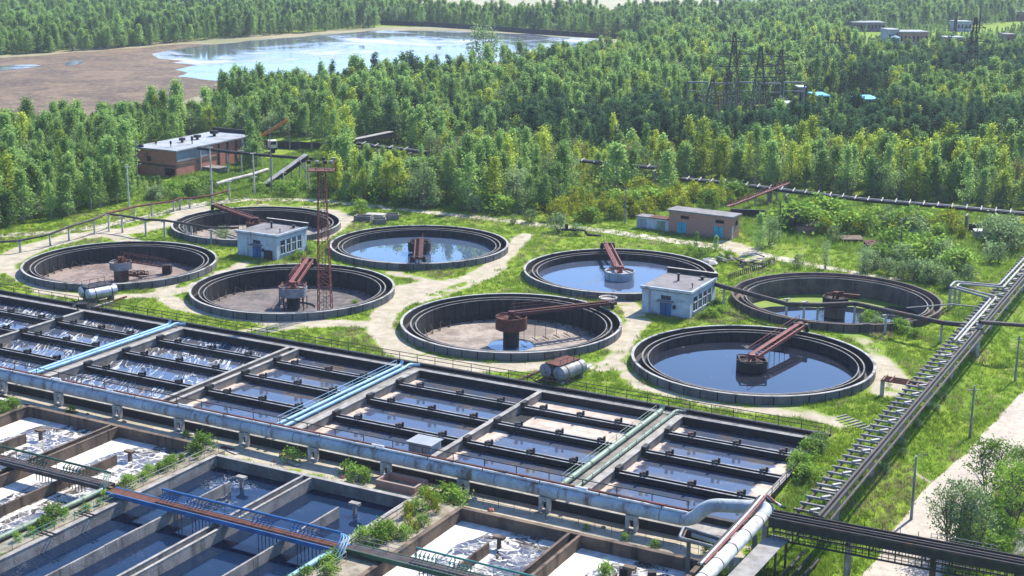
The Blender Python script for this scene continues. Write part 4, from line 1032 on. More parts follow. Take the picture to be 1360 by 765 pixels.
# ================================================================ UTILITY POLES
def pole(px, py, h, label, lamp=True, mat=None, r=.16, lean=0):
    x, y, z = G(px, py); t = thing('utility_pole', label, 'utility pole', (x, y, z))
    q = MB(); q.tube([(x, y, z - .2), (x + lean, y, z + h)], r, 8, r1=r * .62); part('shaft', q, mat or STEEL, t)
    q = MB()
    if lamp:
        q.tube([(x + lean, y, z + h - .1), (x + lean + .3, y + .05, z + h + .1), (x + lean + .75, y + .1, z + h + .12)], .04, 6); part('lamp_arm', q, STEEL, t)
        q = MB(); q.box(x + lean + .7, x + lean + 1.1, y, y + .2, z + h + .06, z + h + .17); part('lamp_head', q, TAR, t)
    else:
        q.bar((x + lean - .5, y, z + h - .5), (x + lean + .5, y, z + h - .5), .1); part('crossarm', q, mat or STEEL, t)
    return t
pole(1210, 691, 6.6, 'grey lamp post on the bank by the road, nearest the dark covered gallery', True)
pole(1288, 582, 6.2, 'grey pole on the bank between the ladder shaped rack and the road', False)
pole(1348, 506, 6.0, 'grey pole on the bank farthest up the road', False)
pole(554, 264, 5.6, 'pale pole in the shrubs left of the bend of the dirt track', False)
pole(686, 276, 6.4, 'grey pole in front of brownish trees behind the dirt track', False)
pole(830, 298, 7.0, 'tall grey pole in yellow green shrubs left of the brick shed', False)
pole(1034, 322, 6.8, 'dark thin pole among the saplings right of the brick shed', False, DSTEEL, .12)
pole(1195, 342, 5.4, 'dark thin pole in the shrubs behind the old brown tank', False, DSTEEL, .12)
pole(172, 279, 8.8, 'white pole at the front edge of the left wood', False, WHITEP, .15)
pole(183, 246, 9.5, 'tall grey pole in the wood left of the brick hall', False)
pole(203, 226, 5.8, 'lamp post in front of the brick hall', True, WHITEP, .14)
pole(167, 215, 8.0, 'pole rising from the wood left behind the brick hall', False)
pole(361, 258, 14, 'tall pole behind the overhead pipes beside the crane truck', False)
pole(385, 200, 6.5, 'pole beside the dark fence behind the crane truck', False)
pole(414, 203, 5, 'short pole at the right end of the dark fence', False)

# ================================================================ OVERHEAD PIPES ON POSTS
def overhead(name, label, pts, tops, r, mat, posts, cat='overhead pipe', pmat=None, pw=.32, double=False, bents=None):
    """pts: ground pixels, tops: height of the pipe above the ground; posts: (pixel x, pixel y)"""
    w = [(*G(*q)[:2], G(*q)[2] + t) for q, t in zip(pts, tops)]
    t = thing(name, label, cat, (w[0][0], w[0][1], w[0][2] - tops[0]))
    q = MB(); q.tube(w, r, 10); part('tube', q, mat, t)
    if double:
        q = MB(); q.tube([(x + .25, y + .5, z + .05) for x, y, z in w], r * .7, 8); part('tube', q, mat, t)
    for (px, py, hh) in posts:
        x, y, z = G(px, py); q = MB(); q.hexa([(x - pw / 2, y - pw / 2, z - .2), (x + pw / 2, y - pw / 2, z - .2), (x + pw / 2, y + pw / 2, z - .2), (x - pw / 2, y + pw / 2, z - .2)], [(x - pw * .4, y - pw * .4, z + hh), (x + pw * .4, y - pw * .4, z + hh), (x + pw * .4, y + pw * .4, z + hh), (x - pw * .4, y + pw * .4, z + hh)])
        q.bar((x - .5, y - .3, z + hh), (x + .5, y + .3, z + hh), .24, .16); part('post', q, pmat or PALE, t)
    return t
overhead('overhead_pipe', 'dark overhead pipe on concrete posts left of the leftmost round tank',
         [(-30, 338), (27, 335), (67, 328), (92, 321), (126, 312), (142, 306)], [1.9, 1.95, 2.2, 2.6, 2.8, 3.0], .2, DSTEEL,
         [(27, 335, 1.8), (67, 326, 2.1), (92, 319, 2.4), (126, 311, 2.7), (145, 307, 2.9)])
overhead('overhead_pipe', 'dark overhead pipe on concrete posts passing between the two back left tanks',
         [(142, 306), (163, 308), (194, 314), (219, 315), (248, 319), (282, 324), (318, 322)], [3.0, 2.95, 3.0, 3.0, 2.9, 2.8, 2.6], .2, DSTEEL,
         [(163, 309, 2.8), (194, 314, 2.8), (219, 315, 2.8), (248, 319, 2.7), (255, 319, 2.7), (281, 325, 2.6)])
overhead('overhead_pipe', 'rusty overhead pipe on posts beside the dirt track and the left wood',
         [(142, 306), (180, 293), (202, 287), (230, 281), (238, 279), (253, 277), (282, 272), (306, 262)], [3.0, 2.6, 2.3, 2.0, 2.2, 2.0, 1.9, 1.5], .19, RUST,
         [(179, 293, 2.4), (202, 287, 2.1), (231, 281, 1.8), (239, 279, 2.0), (252, 277, 1.8)])
overhead('overhead_pipe', 'dark double overhead pipe on tall posts in front of the long brick hall',
         [(264, 233), (306, 235), (345, 237), (390, 240), (404, 240)], [6.0, 5.4, 5.1, 5.0, 4.7], .3, TAR,
         [(267, 229, 5.5), (282, 270, 11.0), (303, 232, 5.0), (321, 232, 5.2), (338, 260, 8.6), (361, 231, 4.0)], double=True)
overhead('overhead_pipe', 'pale lagged pipe on posts sloping through the weeds in front of the brick hall',
         [(288, 262), (305, 258), (338, 250), (356, 243)], [2.7, 2.9, 3.0, 2.9], .34, PALE, [(305, 265, 3.6), (338, 258, 3.5)])
cv = thing('conveyor_gallery', 'sloping dark conveyor gallery on posts right of the long brick hall', 'conveyor', (*P(352, 248), 0))
a_, b_ = (*P(352, 252), .8), (*P(408, 240), 5.2)
q = MB(); q.bar(a_, b_, 1.1, .9); part('gallery', q, TAR, cv)
q = MB(); q.bar((a_[0], a_[1], a_[2] + .5), (b_[0], b_[1], b_[2] + .5), 1.3, .1); part('roof', q, TILEW, cv)
for f in (.4, .62, .82, .96):
    p = Vector(a_).lerp(Vector(b_), f); q = MB(); q.bar((p.x, p.y, 0), (p.x, p.y, p.z), .26); part('post', q, PALE, cv)
overhead('overhead_pipe', 'thin pole carried pipe stub beside the sloping conveyor', [(398, 243), (410, 262)], [5.0, 4.6], .12, DSTEEL, [(410, 256, 5.6), (377, 252, 3.5)])

# long lagged pipeline in front of the right wood, with white brackets
def long_rack(name, label, pts, tops, wid, nbr, posts, railc=DSTEEL):
    w = [Vector((*P(*q), t)) for q, t in zip(pts, tops)]
    t = thing(name, label, 'pipe rack', (w[0].x, w[0].y, 0))
    for s, r, m in ((-wid / 2, .3, TAR), (wid / 2, .3, DSTEEL), (0, .2, STEEL)):
        q = MB(); q.tube([p + Vector((s * .35, s * .9, .1 if s else .3)) for p in w], r, 8); part('tube', q, m, t)
    L = [(w[i + 1] - w[i]).length for i in range(len(w) - 1)]; T = sum(L)
    for k in range(nbr):
        d = T * (k + .5) / nbr; i = 0
        while d > L[i]: d -= L[i]; i += 1
        p = w[i].lerp(w[i + 1], d / L[i]); q = MB()
        q.bar(p + Vector((-.35, -.9, .3)), p + Vector((.45, 1.1, .62)), .2, .12); part('bracket', q, PALE, t)
    for (px, py, hh) in posts:
        x, y = P(px, py); q = MB()
        for s in (-.8, .8): q.bar((x + s * .4, y + s, -.1), (x + s * .4, y + s, hh), .35)
        q.bar((x - .45, y - 1.1, hh), (x + .45, y + 1.1, hh), .3); part('post', q, CONC, t)
    return t
long_rack('pipe_rack', 'long pipe rack with white brackets running along the front of the right wood',
          [(905, 255), (960, 260), (1043, 271), (1150, 285), (1250, 294), (1370, 303)], [2.6, 2.6, 2.6, 2.7, 2.8, 2.4], 1.3, 27,
          [(965, 265, 2.4), (1022, 271, 2.4), (1044, 276, 2.5), (1282, 312, 3.6), (1350, 306, 2.2)])
long_rack('pipe_rack', 'far pipe rack half hidden behind trees left of the brick shed',
          [(765, 240), (800, 244), (840, 248), (870, 250)], [4.3, 4.3, 4.3, 4.2], 1.2, 6, [(868, 252, 4.0), (800, 246, 4.1)])
long_rack('pipe_rack', 'pale pipe rack crossing the middle wood, longer of the two there', [(475, 209), (505, 214), (540, 218), (568, 222)], [3.2, 3.2, 3.2, 3.2], 1.4, 5, [(504, 217, 3.0), (545, 221, 3.0), (480, 211, 3)])
lg = thing('pipe_gallery', 'short pale topped gallery in the middle wood, pointing away right', 'gallery', (*P(473, 208), 0))
q = MB(); q.bar((*P(470, 207), 3.4), (*P(520, 196), 3.4), 1.5, 1.0); part('gallery', q, DSTEEL, lg); q = MB(); q.bar((*P(470, 207), 3.97), (*P(520, 196), 3.97), 1.7, .1); part('roof', q, TILEW, lg)
bt = thing('brown_trestle', 'rusty brown sloping trestle behind the brick shed', 'trestle', (*P(968, 290), 0))
a_, b_ = (*P(966, 285), 1.6), (*P(1046, 265), 3.4)
q = MB(); truss(q, a_, b_, 1.2, .5, 10); part('truss', q, RUST, bt)
q = MB(); q.bar(a_, b_, .9, .12); part('walkway', q, REDP, bt)
for f in (.45, .65, .8, .95):
    p = Vector(a_).lerp(Vector(b_), f); q = MB(); q.bar((p.x, p.y, 0), (p.x, p.y, p.z), .3); part('post', q, PALE, bt)
for k, (x0, y0, x1, y1, lab) in enumerate(((970, 289, 1020, 291, 'low dark concrete wall behind the brick shed under the brown trestle'), (1286, 309, 1322, 312, 'low dark concrete wall under the right end of the long pipe rack'), (1085, 283, 1130, 290, 'low dark wall hidden in weeds behind the long pipe rack'))):
    q = MB(); q.bar((*P(x0, y0), .8), (*P(x1, y1), .8), .4, 1.8); solo('low_wall', q, DARKC, lab, 'wall')

# overhead pipe from the right white building to the ladder shaped rack
ov = overhead('overhead_pipe', 'dark lagged pipe on posts from the right white building across the old tank',
         [(944, 402), (1045, 431), (1085, 432), (1134, 431), (1175, 442), (1250, 459), (1300, 462)], [2.9, 2.9, 2.9, 3.0, 3.1, 3.1, 3.0], .33, DSTEEL,
         [(961, 408, 2.6), (1044, 420, 2.5), (1067, 425, 2.6), (1085, 430, 2.7), (1134, 429, 2.6), (1175, 444, 2.7), (1249, 456, 2.8)])
# ================================================================ LADDER SHAPED RACK on the right
dR = Vector((RTX, RTY, 0)); nR = Vector((RTY, -RTX, 0))
RZ = 2.45; Lr = 128.0
r0 = Vector((*RA, RZ))
rk = thing('pipe_trestle', 'long ladder shaped pipe trestle with concrete cross ties along the grassy bank', 'pipe trestle', (*RA, 0))
for s, w, h_ in ((0.0, .22, .3), (2.3, .22, .35)):
    q = MB(); q.bar(r0 + nR * s, r0 + nR * s + dR * Lr, w, h_); part('side_beam', q, TAR if s else DSTEEL, rk)
tie = None
for i in range(74):
    p = r0 + dR * (1.0 + i * 1.7)
    q = MB(); q.bar(p - nR * .35 + Vector((0, 0, .27)), p + nR * 2.0 + Vector((0, 0, .27)), .22, .2)
    if tie is None:
        tie = part('cross_tie', q, TIE, rk)
        q = MB(); q.bar(p + nR * 1.15 + Vector((0, 0, .42)), p + nR * 1.75 + dR * .75 + Vector((0, 0, .42)), .3, .2); tb = part('tie_block', q, PALE, tie)
    else:
        o = tie.copy(); C.objects.link(o); o.parent = rk; o.location = dR * i * 1.7
        if i % 2 == 0: b_ = tb.copy(); C.objects.link(b_); b_.parent = o
for s in (.42,):
    for i in range(10):
        x = r0 + dR * (8 + i * 12.4) + nR * 1.2; z = zg(x.x, x.y); q = MB()
        for k in (-.35, .35): q.bar((x.x + dR.x * k + nR.x * .4, x.y + dR.y * k + nR.y * .4, z - .3), (x.x + dR.x * k + nR.x * .4, x.y + dR.y * k + nR.y * .4, RZ - .15), .32)
        q.bar(Vector((x.x, x.y, RZ - .25)) - nR * 1.3, Vector((x.x, x.y, RZ - .25)) + nR * 1.5, .34, .24); part('post', q, PALE, rk)
for s, z, r, m, lab in ((2.15, .42, .16, DSTEEL, 'dark thin pipe on the right side of the ladder shaped trestle'), (2.55, .3, .2, TAR, 'black pipe along the outer right edge of the ladder shaped trestle'), (2.9, -.2, .15, DSTEEL, 'lowest thin pipe hung under the outer edge of the ladder shaped trestle')):
    a_, b_ = r0 + nR * s + Vector((0, 0, z)), r0 + nR * s + dR * Lr + Vector((0, 0, z)); pipe('rack_pipe', [a_, b_], r, m, lab, n=8)
a_ = r0 + dR * 62
pipe('white_pipe', arcpath([a_ + nR * .7 + Vector((0, 0, .55)), a_ + nR * .7 + dR * 24 + Vector((0, 0, .55)), a_ + nR * -5.5 + dR * 26.5 + Vector((0, 0, .9)), a_ + nR * -5.5 + dR * 30 + Vector((0, 0, .9)), a_ + nR * .5 + dR * 31 + Vector((0, 0, .9)), a_ + nR * .5 + dR * 60 + Vector((0, 0, .6))], .5), .17, STEEL, 'grey pipe on the trestle with a square loop to the left at the far right', n=8)
pipe('white_pipe', arcpath([a_ + nR * 1.2 + Vector((0, 0, .55)), a_ + nR * 1.2 + dR * 25.5 + Vector((0, 0, .55)), a_ + nR * -4.7 + dR * 27.2 + Vector((0, 0, .9)), a_ + nR * -4.7 + dR * 29.2 + Vector((0, 0, .9)), a_ + nR * 1.2 + dR * 30 + Vector((0, 0, .9)), a_ + nR * 1.2 + dR * 60 + Vector((0, 0, .6))], .5), .15, PALE, 'paler pipe on the trestle with the smaller square loop at the far right', n=8)
for k in range(3):
    p = a_ + nR * (-5.3 + .3 * k) + dR * (26.2 + k * 2.0); q = MB(); q.bar((p.x, p.y, zg(p.x, p.y) - .2), (p.x, p.y, 3.1), .3); solo('loop_post', q, PALE, 'concrete post under the square pipe loop beside the ladder shaped trestle', 'post', 'posts under the pipe loop')
# pipe leaving the trestle to the right and the thin pipe to the left
a2 = r0 + dR * 46
overhead('overhead_pipe', 'dark pipe leaving the ladder shaped trestle to the right edge of the picture', [(1297, 473), (1365, 477), (1420, 481)], [4.6, 4.6, 4.6], .28, DSTEEL, [(1297, 473, 4.3), (1400, 480, 4.3)], pw=.5)
pipe('thin_pipe', [(*P(1204, 409, 2.6), 2.6), (*P(1265, 404, 3.0), 3.0), (*P(1300, 408, 3.0), 3.0)], .1, STEEL, 'thin grey pipe reaching left from the ladder shaped trestle over the shrubs', n=6)
# little rusty red trestle beside the rack
rt = thing('rusty_trestle', 'small rusty red trestle joining the ladder shaped one above bare soil', 'trestle', (*P(1172, 521), 0))
a_, b_ = Vector((*P(1170, 505, 2.0), 2.0)), Vector((*P(1234, 515, 2.75), 2.75)); sd = Vector((dR.x, dR.y, 0))
for s in (0, .55, 1.1, 1.7):
    q = MB(); q.tube([a_ + sd * s, Vector((b_.x, b_.y, 2.7)) + sd * s], .1, 7); part('tube', q, RUST, rt)
for f in (.05, .2, .55, .75, .92):
    p = a_.lerp(Vector((b_.x, b_.y, 2.7)), f); q = MB(); q.bar(p - sd * .3 + Vector((0, 0, .14)), p + sd * 2.1 + Vector((0, 0, .14)), .12); part('crossbar', q, REDP, rt)
q = MB(); q.bar((a_.x + .3, a_.y + .3, -.2), (a_.x + .3, a_.y + .3, 1.95), .4); part('post', q, PALE, rt)

# ================================================================ DARK COVERED GALLERY, bottom right
ca_, cb_ = Vector((*P(1024, 692, 2.6), 2.6)), Vector((*P(1365, 757, 2.6), 2.6)); cd = (cb_ - ca_).normalized(); cn = Vector((-cd.y, cd.x, 0)); cb_ = cb_ + cd * 14
gal = thing('covered_gallery', 'dark tarred gallery bridge crossing above the road, lattice underneath', 'gallery bridge', (ca_.x, ca_.y, zg(ca_.x, ca_.y)))
q = MB(); q.bar(ca_ + Vector((0, 0, .15)), cb_ + Vector((0, 0, .15)), 1.7, .75); part('deck', q, TAR, gal)
for s, h_ in ((-.8, .62), (-.3, .66), (.25, .64), (.75, .7)):
    q = MB(); q.tube([ca_ + cn * s + Vector((0, 0, h_)), cb_ + cn * s + Vector((0, 0, h_))], .13, 8); part('tube', q, (DSTEEL, TAR, DSTEEL, TAR)[int((s + .8) / .5)], gal)
for s in (-.85, .85):
    q = MB(); o = cn * s
    q.bar(ca_ + o - Vector((0, 0, 1.25)), cb_ + o - Vector((0, 0, 1.25)), .14)
    for z in (-.95, -.65): q.bar(ca_ + o + Vector((0, 0, z)), cb_ + o + Vector((0, 0, z)), .05)
    L = (cb_ - ca_).length; n = int(L / .55)
    for k in range(n):
        p = ca_ + o + cd * (k * .55); q.bar(p - Vector((0, 0, .2)), p - Vector((0, 0, 1.25)), .1 if k % 4 == 0 else .05)
    part('lattice', q, TAR, gal)
for k, (px, py) in enumerate(((1128, 716), (1240, 741), (1352, 757))):
    x, y = P(px, py, 1.6); z = zg(x, y); q = MB()
    for s in (-.6, .6): q.bar(Vector((x, y, z - .3)) + cn * s, Vector((x, y, 2.3)) + cn * s, .3)
    part('post', q, STEEL if k == 0 else DSTEEL, gal)
for k in range(26):
    p = ca_ + cd * (2 + k * 1.5) + cn * .9; q = MB(); q.tube([p + Vector((0, 0, .4)), p + Vector((R.uniform(-.1, .1), 0, 1.2))], .03, 4); part('bent_stake', q, RUST, gal)
guard_rail('guard_rail', [tuple(ca_ + cd * 13.5 + cn * .95 + Vector((0, 0, .5))), tuple(ca_ + cd * 19 + cn * .95 + Vector((0, 0, .5)))], 'short thin railing on the tarred gallery bridge above the road', .7, 1.6, STEEL, .03)

# ================================================================ SECOND PALE PIPE, roofed walkway, pipe frame (bottom centre right)
p2 = thing('pipeline', 'thick white pipe running towards the camera at the bottom edge, right of the foam', 'pipeline', (pa.x, pa.y, -1.3))
q = MB(); q.tube([pa + pd * .45, pb + pd * 10], .6, 20); part('tube', q, WHITEP, p2)
for k in range(7):
    q = MB(); p = pa + pd * (1.5 + k * 3.1); q.tube([p - pd * .06, p + pd * .06], .62, 20); part('strap', q, DSTEEL, p2)
for k in range(4):
    p = pa + pd * (2 + k * 5.5); q = MB(); q.bar((p.x, p.y, -3), (p.x, p.y, 1.4), .4); part('post', q, CONC, p2)
for s, z, m, lab in ((.62, .7, REDP, 'reddish thin pipe beside the thick white pipe at the bottom edge'), (.95, .62, WHITEP, 'whitish thin pipe left of the thick white pipe at the bottom edge'), (1.25, .5, TAR, 'black thin pipe outermost beside the thick white pipe at the bottom edge')):
    s = -s if pn.x > 0 else s
    pipe('thin_pipe', arcpath([pa + pn * s + pd * 12 + Vector((0, 0, z - .3)), pa + pn * s + pd * 1 + Vector((0, 0, z)), pa + pn * s - pd * 2.4 + Vector((0, 0, z + .25)), pa - pn * s * 1.2 - pd * 1.2 + Vector((0, 0, z + .1))], .4), .12, m, lab, n=8)
# roofed sloping walkway to the right of it
ra, rb = Vector((*P(1040, 706, 1.6), 1.6)), Vector((*P(965, 785, .9), .9))
rw = thing('covered_walkway', 'walkway roofed with weathered corrugated sheets right of the thick white pipe', 'covered walkway', (ra.x, ra.y, -1.5))
rd = (rb - ra).normalized(); n = 18
for k in range(n):
    p0, p1 = ra.lerp(rb, k / n), ra.lerp(rb, (k + .97) / n); b0 = .9 * math.sin(min(1, k / 5) * math.pi / 2) * 0 - .5 * max(0, 1 - k / 4) ** 2
    q = MB(); q.bar(p0 + Vector((0, 0, b0)), p1 + Vector((0, 0, b0 - .02)), 1.9, .07); part('roof_sheet', q, TILEW, rw)
for f in (.1, .3, .5, .7, .9):
    p = ra.lerp(rb, f); s = Vector((-rd.y, rd.x, 0)); q = MB()
    for sg in (-.8, .8): q.bar((p.x + s.x * sg, p.y + s.y * sg, -3), (p.x + s.x * sg, p.y + s.y * sg, p.z - .1), .18)
    part('post', q, DSTEEL, rw)
# black pipes and junk in the shade right of the walkway
for k in range(3):
    s = Vector((-rd.y, rd.x, 0)); s = s if s.x > 0 else -s
    pipe('black_pipe', [ra + s * (1.6 + k * .7) - rd * 1 + Vector((0, 0, -2.0 - k * .2)), rb + s * (1.6 + k * .7) + Vector((0, 0, -2.2))], .16, TAR, 'black pipe in the shade below the roofed walkway', n=7, group='black pipes below the roofed walkway')
# pipe frame left of the thick white pipe
pf = thing('pipe_loop', 'square frame of bent grey pipes on a concrete post above the foam corner', 'pipe frame', (*P(915, 760, -1), -1.3))
fz = 1.55; c1, c2, c3_, c4_ = [Vector((*P(*q_, fz), fz)) for q_ in ((908, 700), (960, 716), (962, 730), (902, 714))]
for k, dz in enumerate((0, .28)):
    ins = .0 if k == 0 else .25
    cen = (c1 + c2 + c3_ + c4_) / 4; cs = [x_.lerp(cen, ins * .6) + Vector((0, 0, -dz * .3)) for x_ in (c2, c1, c4_, c3_)]
    q = MB(); q.tube(arcpath(cs, .3), .14 if k == 0 else .1, 8); part('tube', q, STEEL if k == 0 else DSTEEL, pf)
x, y = P(915, 715, fz); q = MB(); q.bar((x, y, -2.5), (x, y, fz - .1), .34); part('post', q, CONC, pf)
x, y = P(957, 724, fz); q = MB(); q.bar((x, y, -2.5), (x, y, fz - .1), .3); part('post', q, CONC, pf)
q = MB(); q.tube([c1.lerp(c2, .25) + Vector((0, 0, -.35)), c1.lerp(c2, .9) + Vector((0, 0, -.35))], .3, 10); part('valve_drum', q, PIPEW, pf)
x, y = W(91.2, PV + .35); q = MB(); q.bar((x, y, -1.4), (x, y, 1.6), .5); solo('pipe_post', q, PALE, 'concrete post under the raised bend of the thick pale blue pipeline', 'post')
for k, (px, py) in enumerate(((828, 755), (866, 760))):
    x, y = P(px, py, -1.0); q = MB(); q.box(x - .35, x + .35, y - .3, y + .3, -2.3, -.9); solo('dark_box', q, TAR, ('dark box standing in the foam by the small bush, left of the two', 'dark box standing in the foam, right of the two')[k], 'box')

# ================================================================ TWIN STORAGE TANKS
def twin(label, px, py, ang, L, r, mat, deck):
    c = P(px, py); a = (math.cos(rad(ang)), math.sin(rad(ang))); fr = lambda p, q: (c[0] + a[0] * p - a[1] * q, c[1] + a[1] * p + a[0] * q)
    t = thing('twin_tanks', label, 'storage tanks', (*c, 0))
    for s in (-1, 1):
        yy = s * (r + .18); q = MB(); q.tube([(*fr(-L / 2, yy), r + .45), (*fr(L / 2, yy), r + .45)], r, 20)
        for e in (-1, 1): q.tube([(*fr(e * L / 2, yy), r + .45), (*fr(e * (L / 2 + .16), yy), r + .45)], r * .98, 20, r1=r * .6)
        v = part('vessel', q, mat, t)
        q = MB()
        for e in (-.3, .3): q.tube([(*fr(e * L - .06, yy), r + .45), (*fr(e * L + .06, yy), r + .45)], r * 1.03, 20)
        part('strap', q, RUST, v)
        for e in (-.32, .32): q = MB(); q.box(e * L - .2, e * L + .2, yy - r * .8, yy + r * .8, -.1, .62, fr); part('cradle', q, CONC, t)
    q = MB(); q.box(-L * .5, L * .42, -r * 1.3, r * 1.3, r * 2 + .5, r * 2 + .58, fr); d = part('deck', q, deck, t)
    q = MB()
    for p in (-.45, -.15, .15, .4):
        for s in (-1.2, 1.2): q.bar((*fr(p * L, s * r), r * 2 + .5), (*fr(p * L, s * r), r * 2 + 1.25), .06)
    for s in (-1.2, 1.2): q.bar((*fr(-.45 * L, s * r), r * 2 + 1.2), (*fr(.4 * L, s * r), r * 2 + 1.2), .05)
    part('railing', q, deck, d)
    return t, fr
twin('pair of silver storage tanks side by side near the leftmost tank', 131, 398, 45, 4.3, .85, SILVER, TAR)
twin('pair of pale storage tanks with rusty deck below the middle round tank', 748, 503, 50, 4.4, .88, STEEL, RUST)
for k, (x0, y0, x1, y1, m, lab) in enumerate(((128, 410, 168, 397, RUST, 'rusty beam lying right of the silver storage tanks'), (118, 412, 150, 404, TILEW, 'pale plank lying below the silver storage tanks'), (746, 512, 785, 488, WHITEP, 'pale pole leaning along the right side of the pale storage tanks'), (690, 507, 722, 494, RUST, 'rusty rail lying left of the pale storage tanks'), (722, 508, 752, 490, REDP, 'reddish rail lying between the pale storage tanks'))):
    q = MB(); q.bar((*P(x0, y0), .25), (*P(x1, y1), .35), .28, .2); solo('beam', q, m, lab, 'beam')
q = MB(); x, y = P(112, 409); q.box(x - 1.6, x + 1.6, y - 1.2, y + 1.2, -.1, .4); q.box(x - .9, x + .6, y - .9, y + .5, .4, .8); solo('pump_base', q, DARKC, 'dark pump base under the front of the silver storage tanks', 'pump base')
q = MB()
for k in range(26): 
    x, y = P(R.uniform(708, 752), R.uniform(503, 514)); q.tube([(x, y, .1), (x + R.uniform(-1.2, 1.2), y + R.uniform(-1, 1), R.uniform(.2, .9))], .07, 5)
solo('pipework_tangle', q, RUST, 'tangle of rusty pipework between the pale storage tanks and the basin railing', 'pipework')
q = MB()
for k in range(14):
    x, y = P(R.uniform(100, 135), R.uniform(402, 416)); q.tube([(x, y, .1), (x + R.uniform(-1.2, 1.2), y + R.uniform(-1, 1), R.uniform(.2, .7))], .06, 5)
solo('pipework_tangle', q, TAR, 'tangle of dark pipework beside the silver storage tanks', 'pipework')
# concrete troughs behind the blue tank
for k, (px, py, a_, lab) in enumerate(((483, 293, -14, 'grey concrete trough, leftmost of the group behind the blue water tank'), (504, 297, 8, 'grey concrete trough, nearest of the group behind the blue water tank'), (521, 291, 6, 'grey concrete trough, rightmost of the group behind the blue water tank'), (498, 289, -12, 'whitish concrete slab on the troughs behind the blue water tank'))):
    c = P(px, py); fr = lambda p, q, c=c, a_=a_: (c[0] + math.cos(rad(a_)) * p - math.sin(rad(a_)) * q, c[1] + math.sin(rad(a_)) * p + math.cos(rad(a_)) * q)
    q = MB(); L, w = (1.25 if k else 1.6), (1.0 if k < 3 else .7)
    if k < 3:
        q.box(-L, L, -w, -w + .18, -.1, 1.0, fr); q.box(-L, L, w - .18, w, -.1, 1.0, fr); q.box(-L, -L + .18, -w + .18, w - .18, -.1, 1.0, fr); q.box(L - .18, L, -w + .18, w - .18, -.1, 1.0, fr); q.box(-L + .18, L - .18, -w + .18, w - .18, -.1, .4, fr)
    else: q.box(-1.6, 1.8, -.9, .9, .0, .75, fr)
    solo('concrete_trough' if k < 3 else 'concrete_slab', q, CONC if k < 3 else PALE, lab, 'trough' if k < 3 else 'slab')
# bent black pipe and shrubby mound behind the hazy tank
q = MB(); x, y = P(745, 312); q.tube(arcpath([(x, y, 1.0), (x + 4.2, y - .5, 1.0), (x + 4.6, y - .6, .2), (x + 7, y - 1, .15)], .4), .22, 9); q.tube([(x + 1, y, .8), (x + 1, y, 2.0)], .3, 8)
solo('bent_pipe', q, TAR, 'black bent pipe on the grass beside the dirt track left of the brick shed', 'pipe')
# junk heap
x0, y0 = P(985, 352)
jh = thing('junk_heap', 'heap of timber and scrap behind the old brown tank', 'junk heap', (x0, y0, 0))
for k in range(30):
    p = (x0 + R.gauss(0, 2.4), y0 + R.gauss(0, 1.6), R.uniform(.1, 1.0)); an = R.uniform(0, 6.28); L = R.uniform(.8, 2.6); q = MB()
    q.bar(p, (p[0] + L * math.cos(an), p[1] + L * math.sin(an), p[2] + R.uniform(-.3, .5)), R.uniform(.12, .5), R.uniform(.08, .2)); part('scrap_piece', q, R.choice([TILEW, DSTEEL, CONC, BARK, TAR]), jh)
q = MB(); rock(q, (x0 - 5.2, y0 + .3, .3), 1.5, 5, .5); solo('boulder', q, PALE, 'pale boulder at the left end of the junk heap', 'boulder')
for k, (px, py, w, h_, m, lab) in enumerate(((1072, 310, 2.0, 1.6, OLDBRICK, 'ruined brick stump in shrubs right of the brick shed'), (1170, 334, 2.6, 1.3, RUST, 'rust red broken shed among shrubs behind the old brown tank'), (1130, 322, 1.8, .7, RUST, 'low rusty heap among the shrubs'), (1301, 318, 1.0, 1.5, PALE, 'tiny pale hut with a flat roof in the right meadow'))):
    x, y = P(px, py); t = thing('ruin' if k < 3 else 'small_hut', lab, 'ruin' if k < 3 else 'hut', (x, y, 0))
    q = MB(); q.box(x - w, x + w, y - w * .6, y + w * .6, -.1, h_); part('wall', q, m, t)
    q = MB(); q.hexa([(x - w - .15, y - w * .7, h_), (x + w + .15, y - w * .7, h_), (x + w + .15, y + w * .7, h_ + .2), (x - w - .15, y + w * .7, h_ + .2)], [(x - w - .15, y - w * .7, h_ + .12), (x + w + .15, y - w * .7, h_ + .1), (x + w + .15, y + w * .7, h_ + .35), (x - w - .15, y + w * .7, h_ + .3)]); part('roof', q, (DARKC, RUST, BROWNC, WHITEP)[k], t)
q = MB()   # picket of stakes left of the old tank
for k in range(24):
    x, y = P(968 + k * 2.6, 372 - k * .95); q.bar((x, y, -.1), (x, y, 1.0), .16)
solo('stake_row', q, BARK, 'row of short dark stakes left of the old brown tank', 'stakes')
for k in range(7):
    x, y = P(1118 + k * 5.2, 556 + k * 2.6); q = MB(); q.bar((x - .6, y - .4, .3), (x + .6, y + .3, .35), .16); solo('sleeper', q, TILEW, 'weathered sleeper lying in a row between the basin corner and the ladder shaped trestle', 'sleeper', 'sleepers beside the trestle')
x, y = P(1220, 660); 

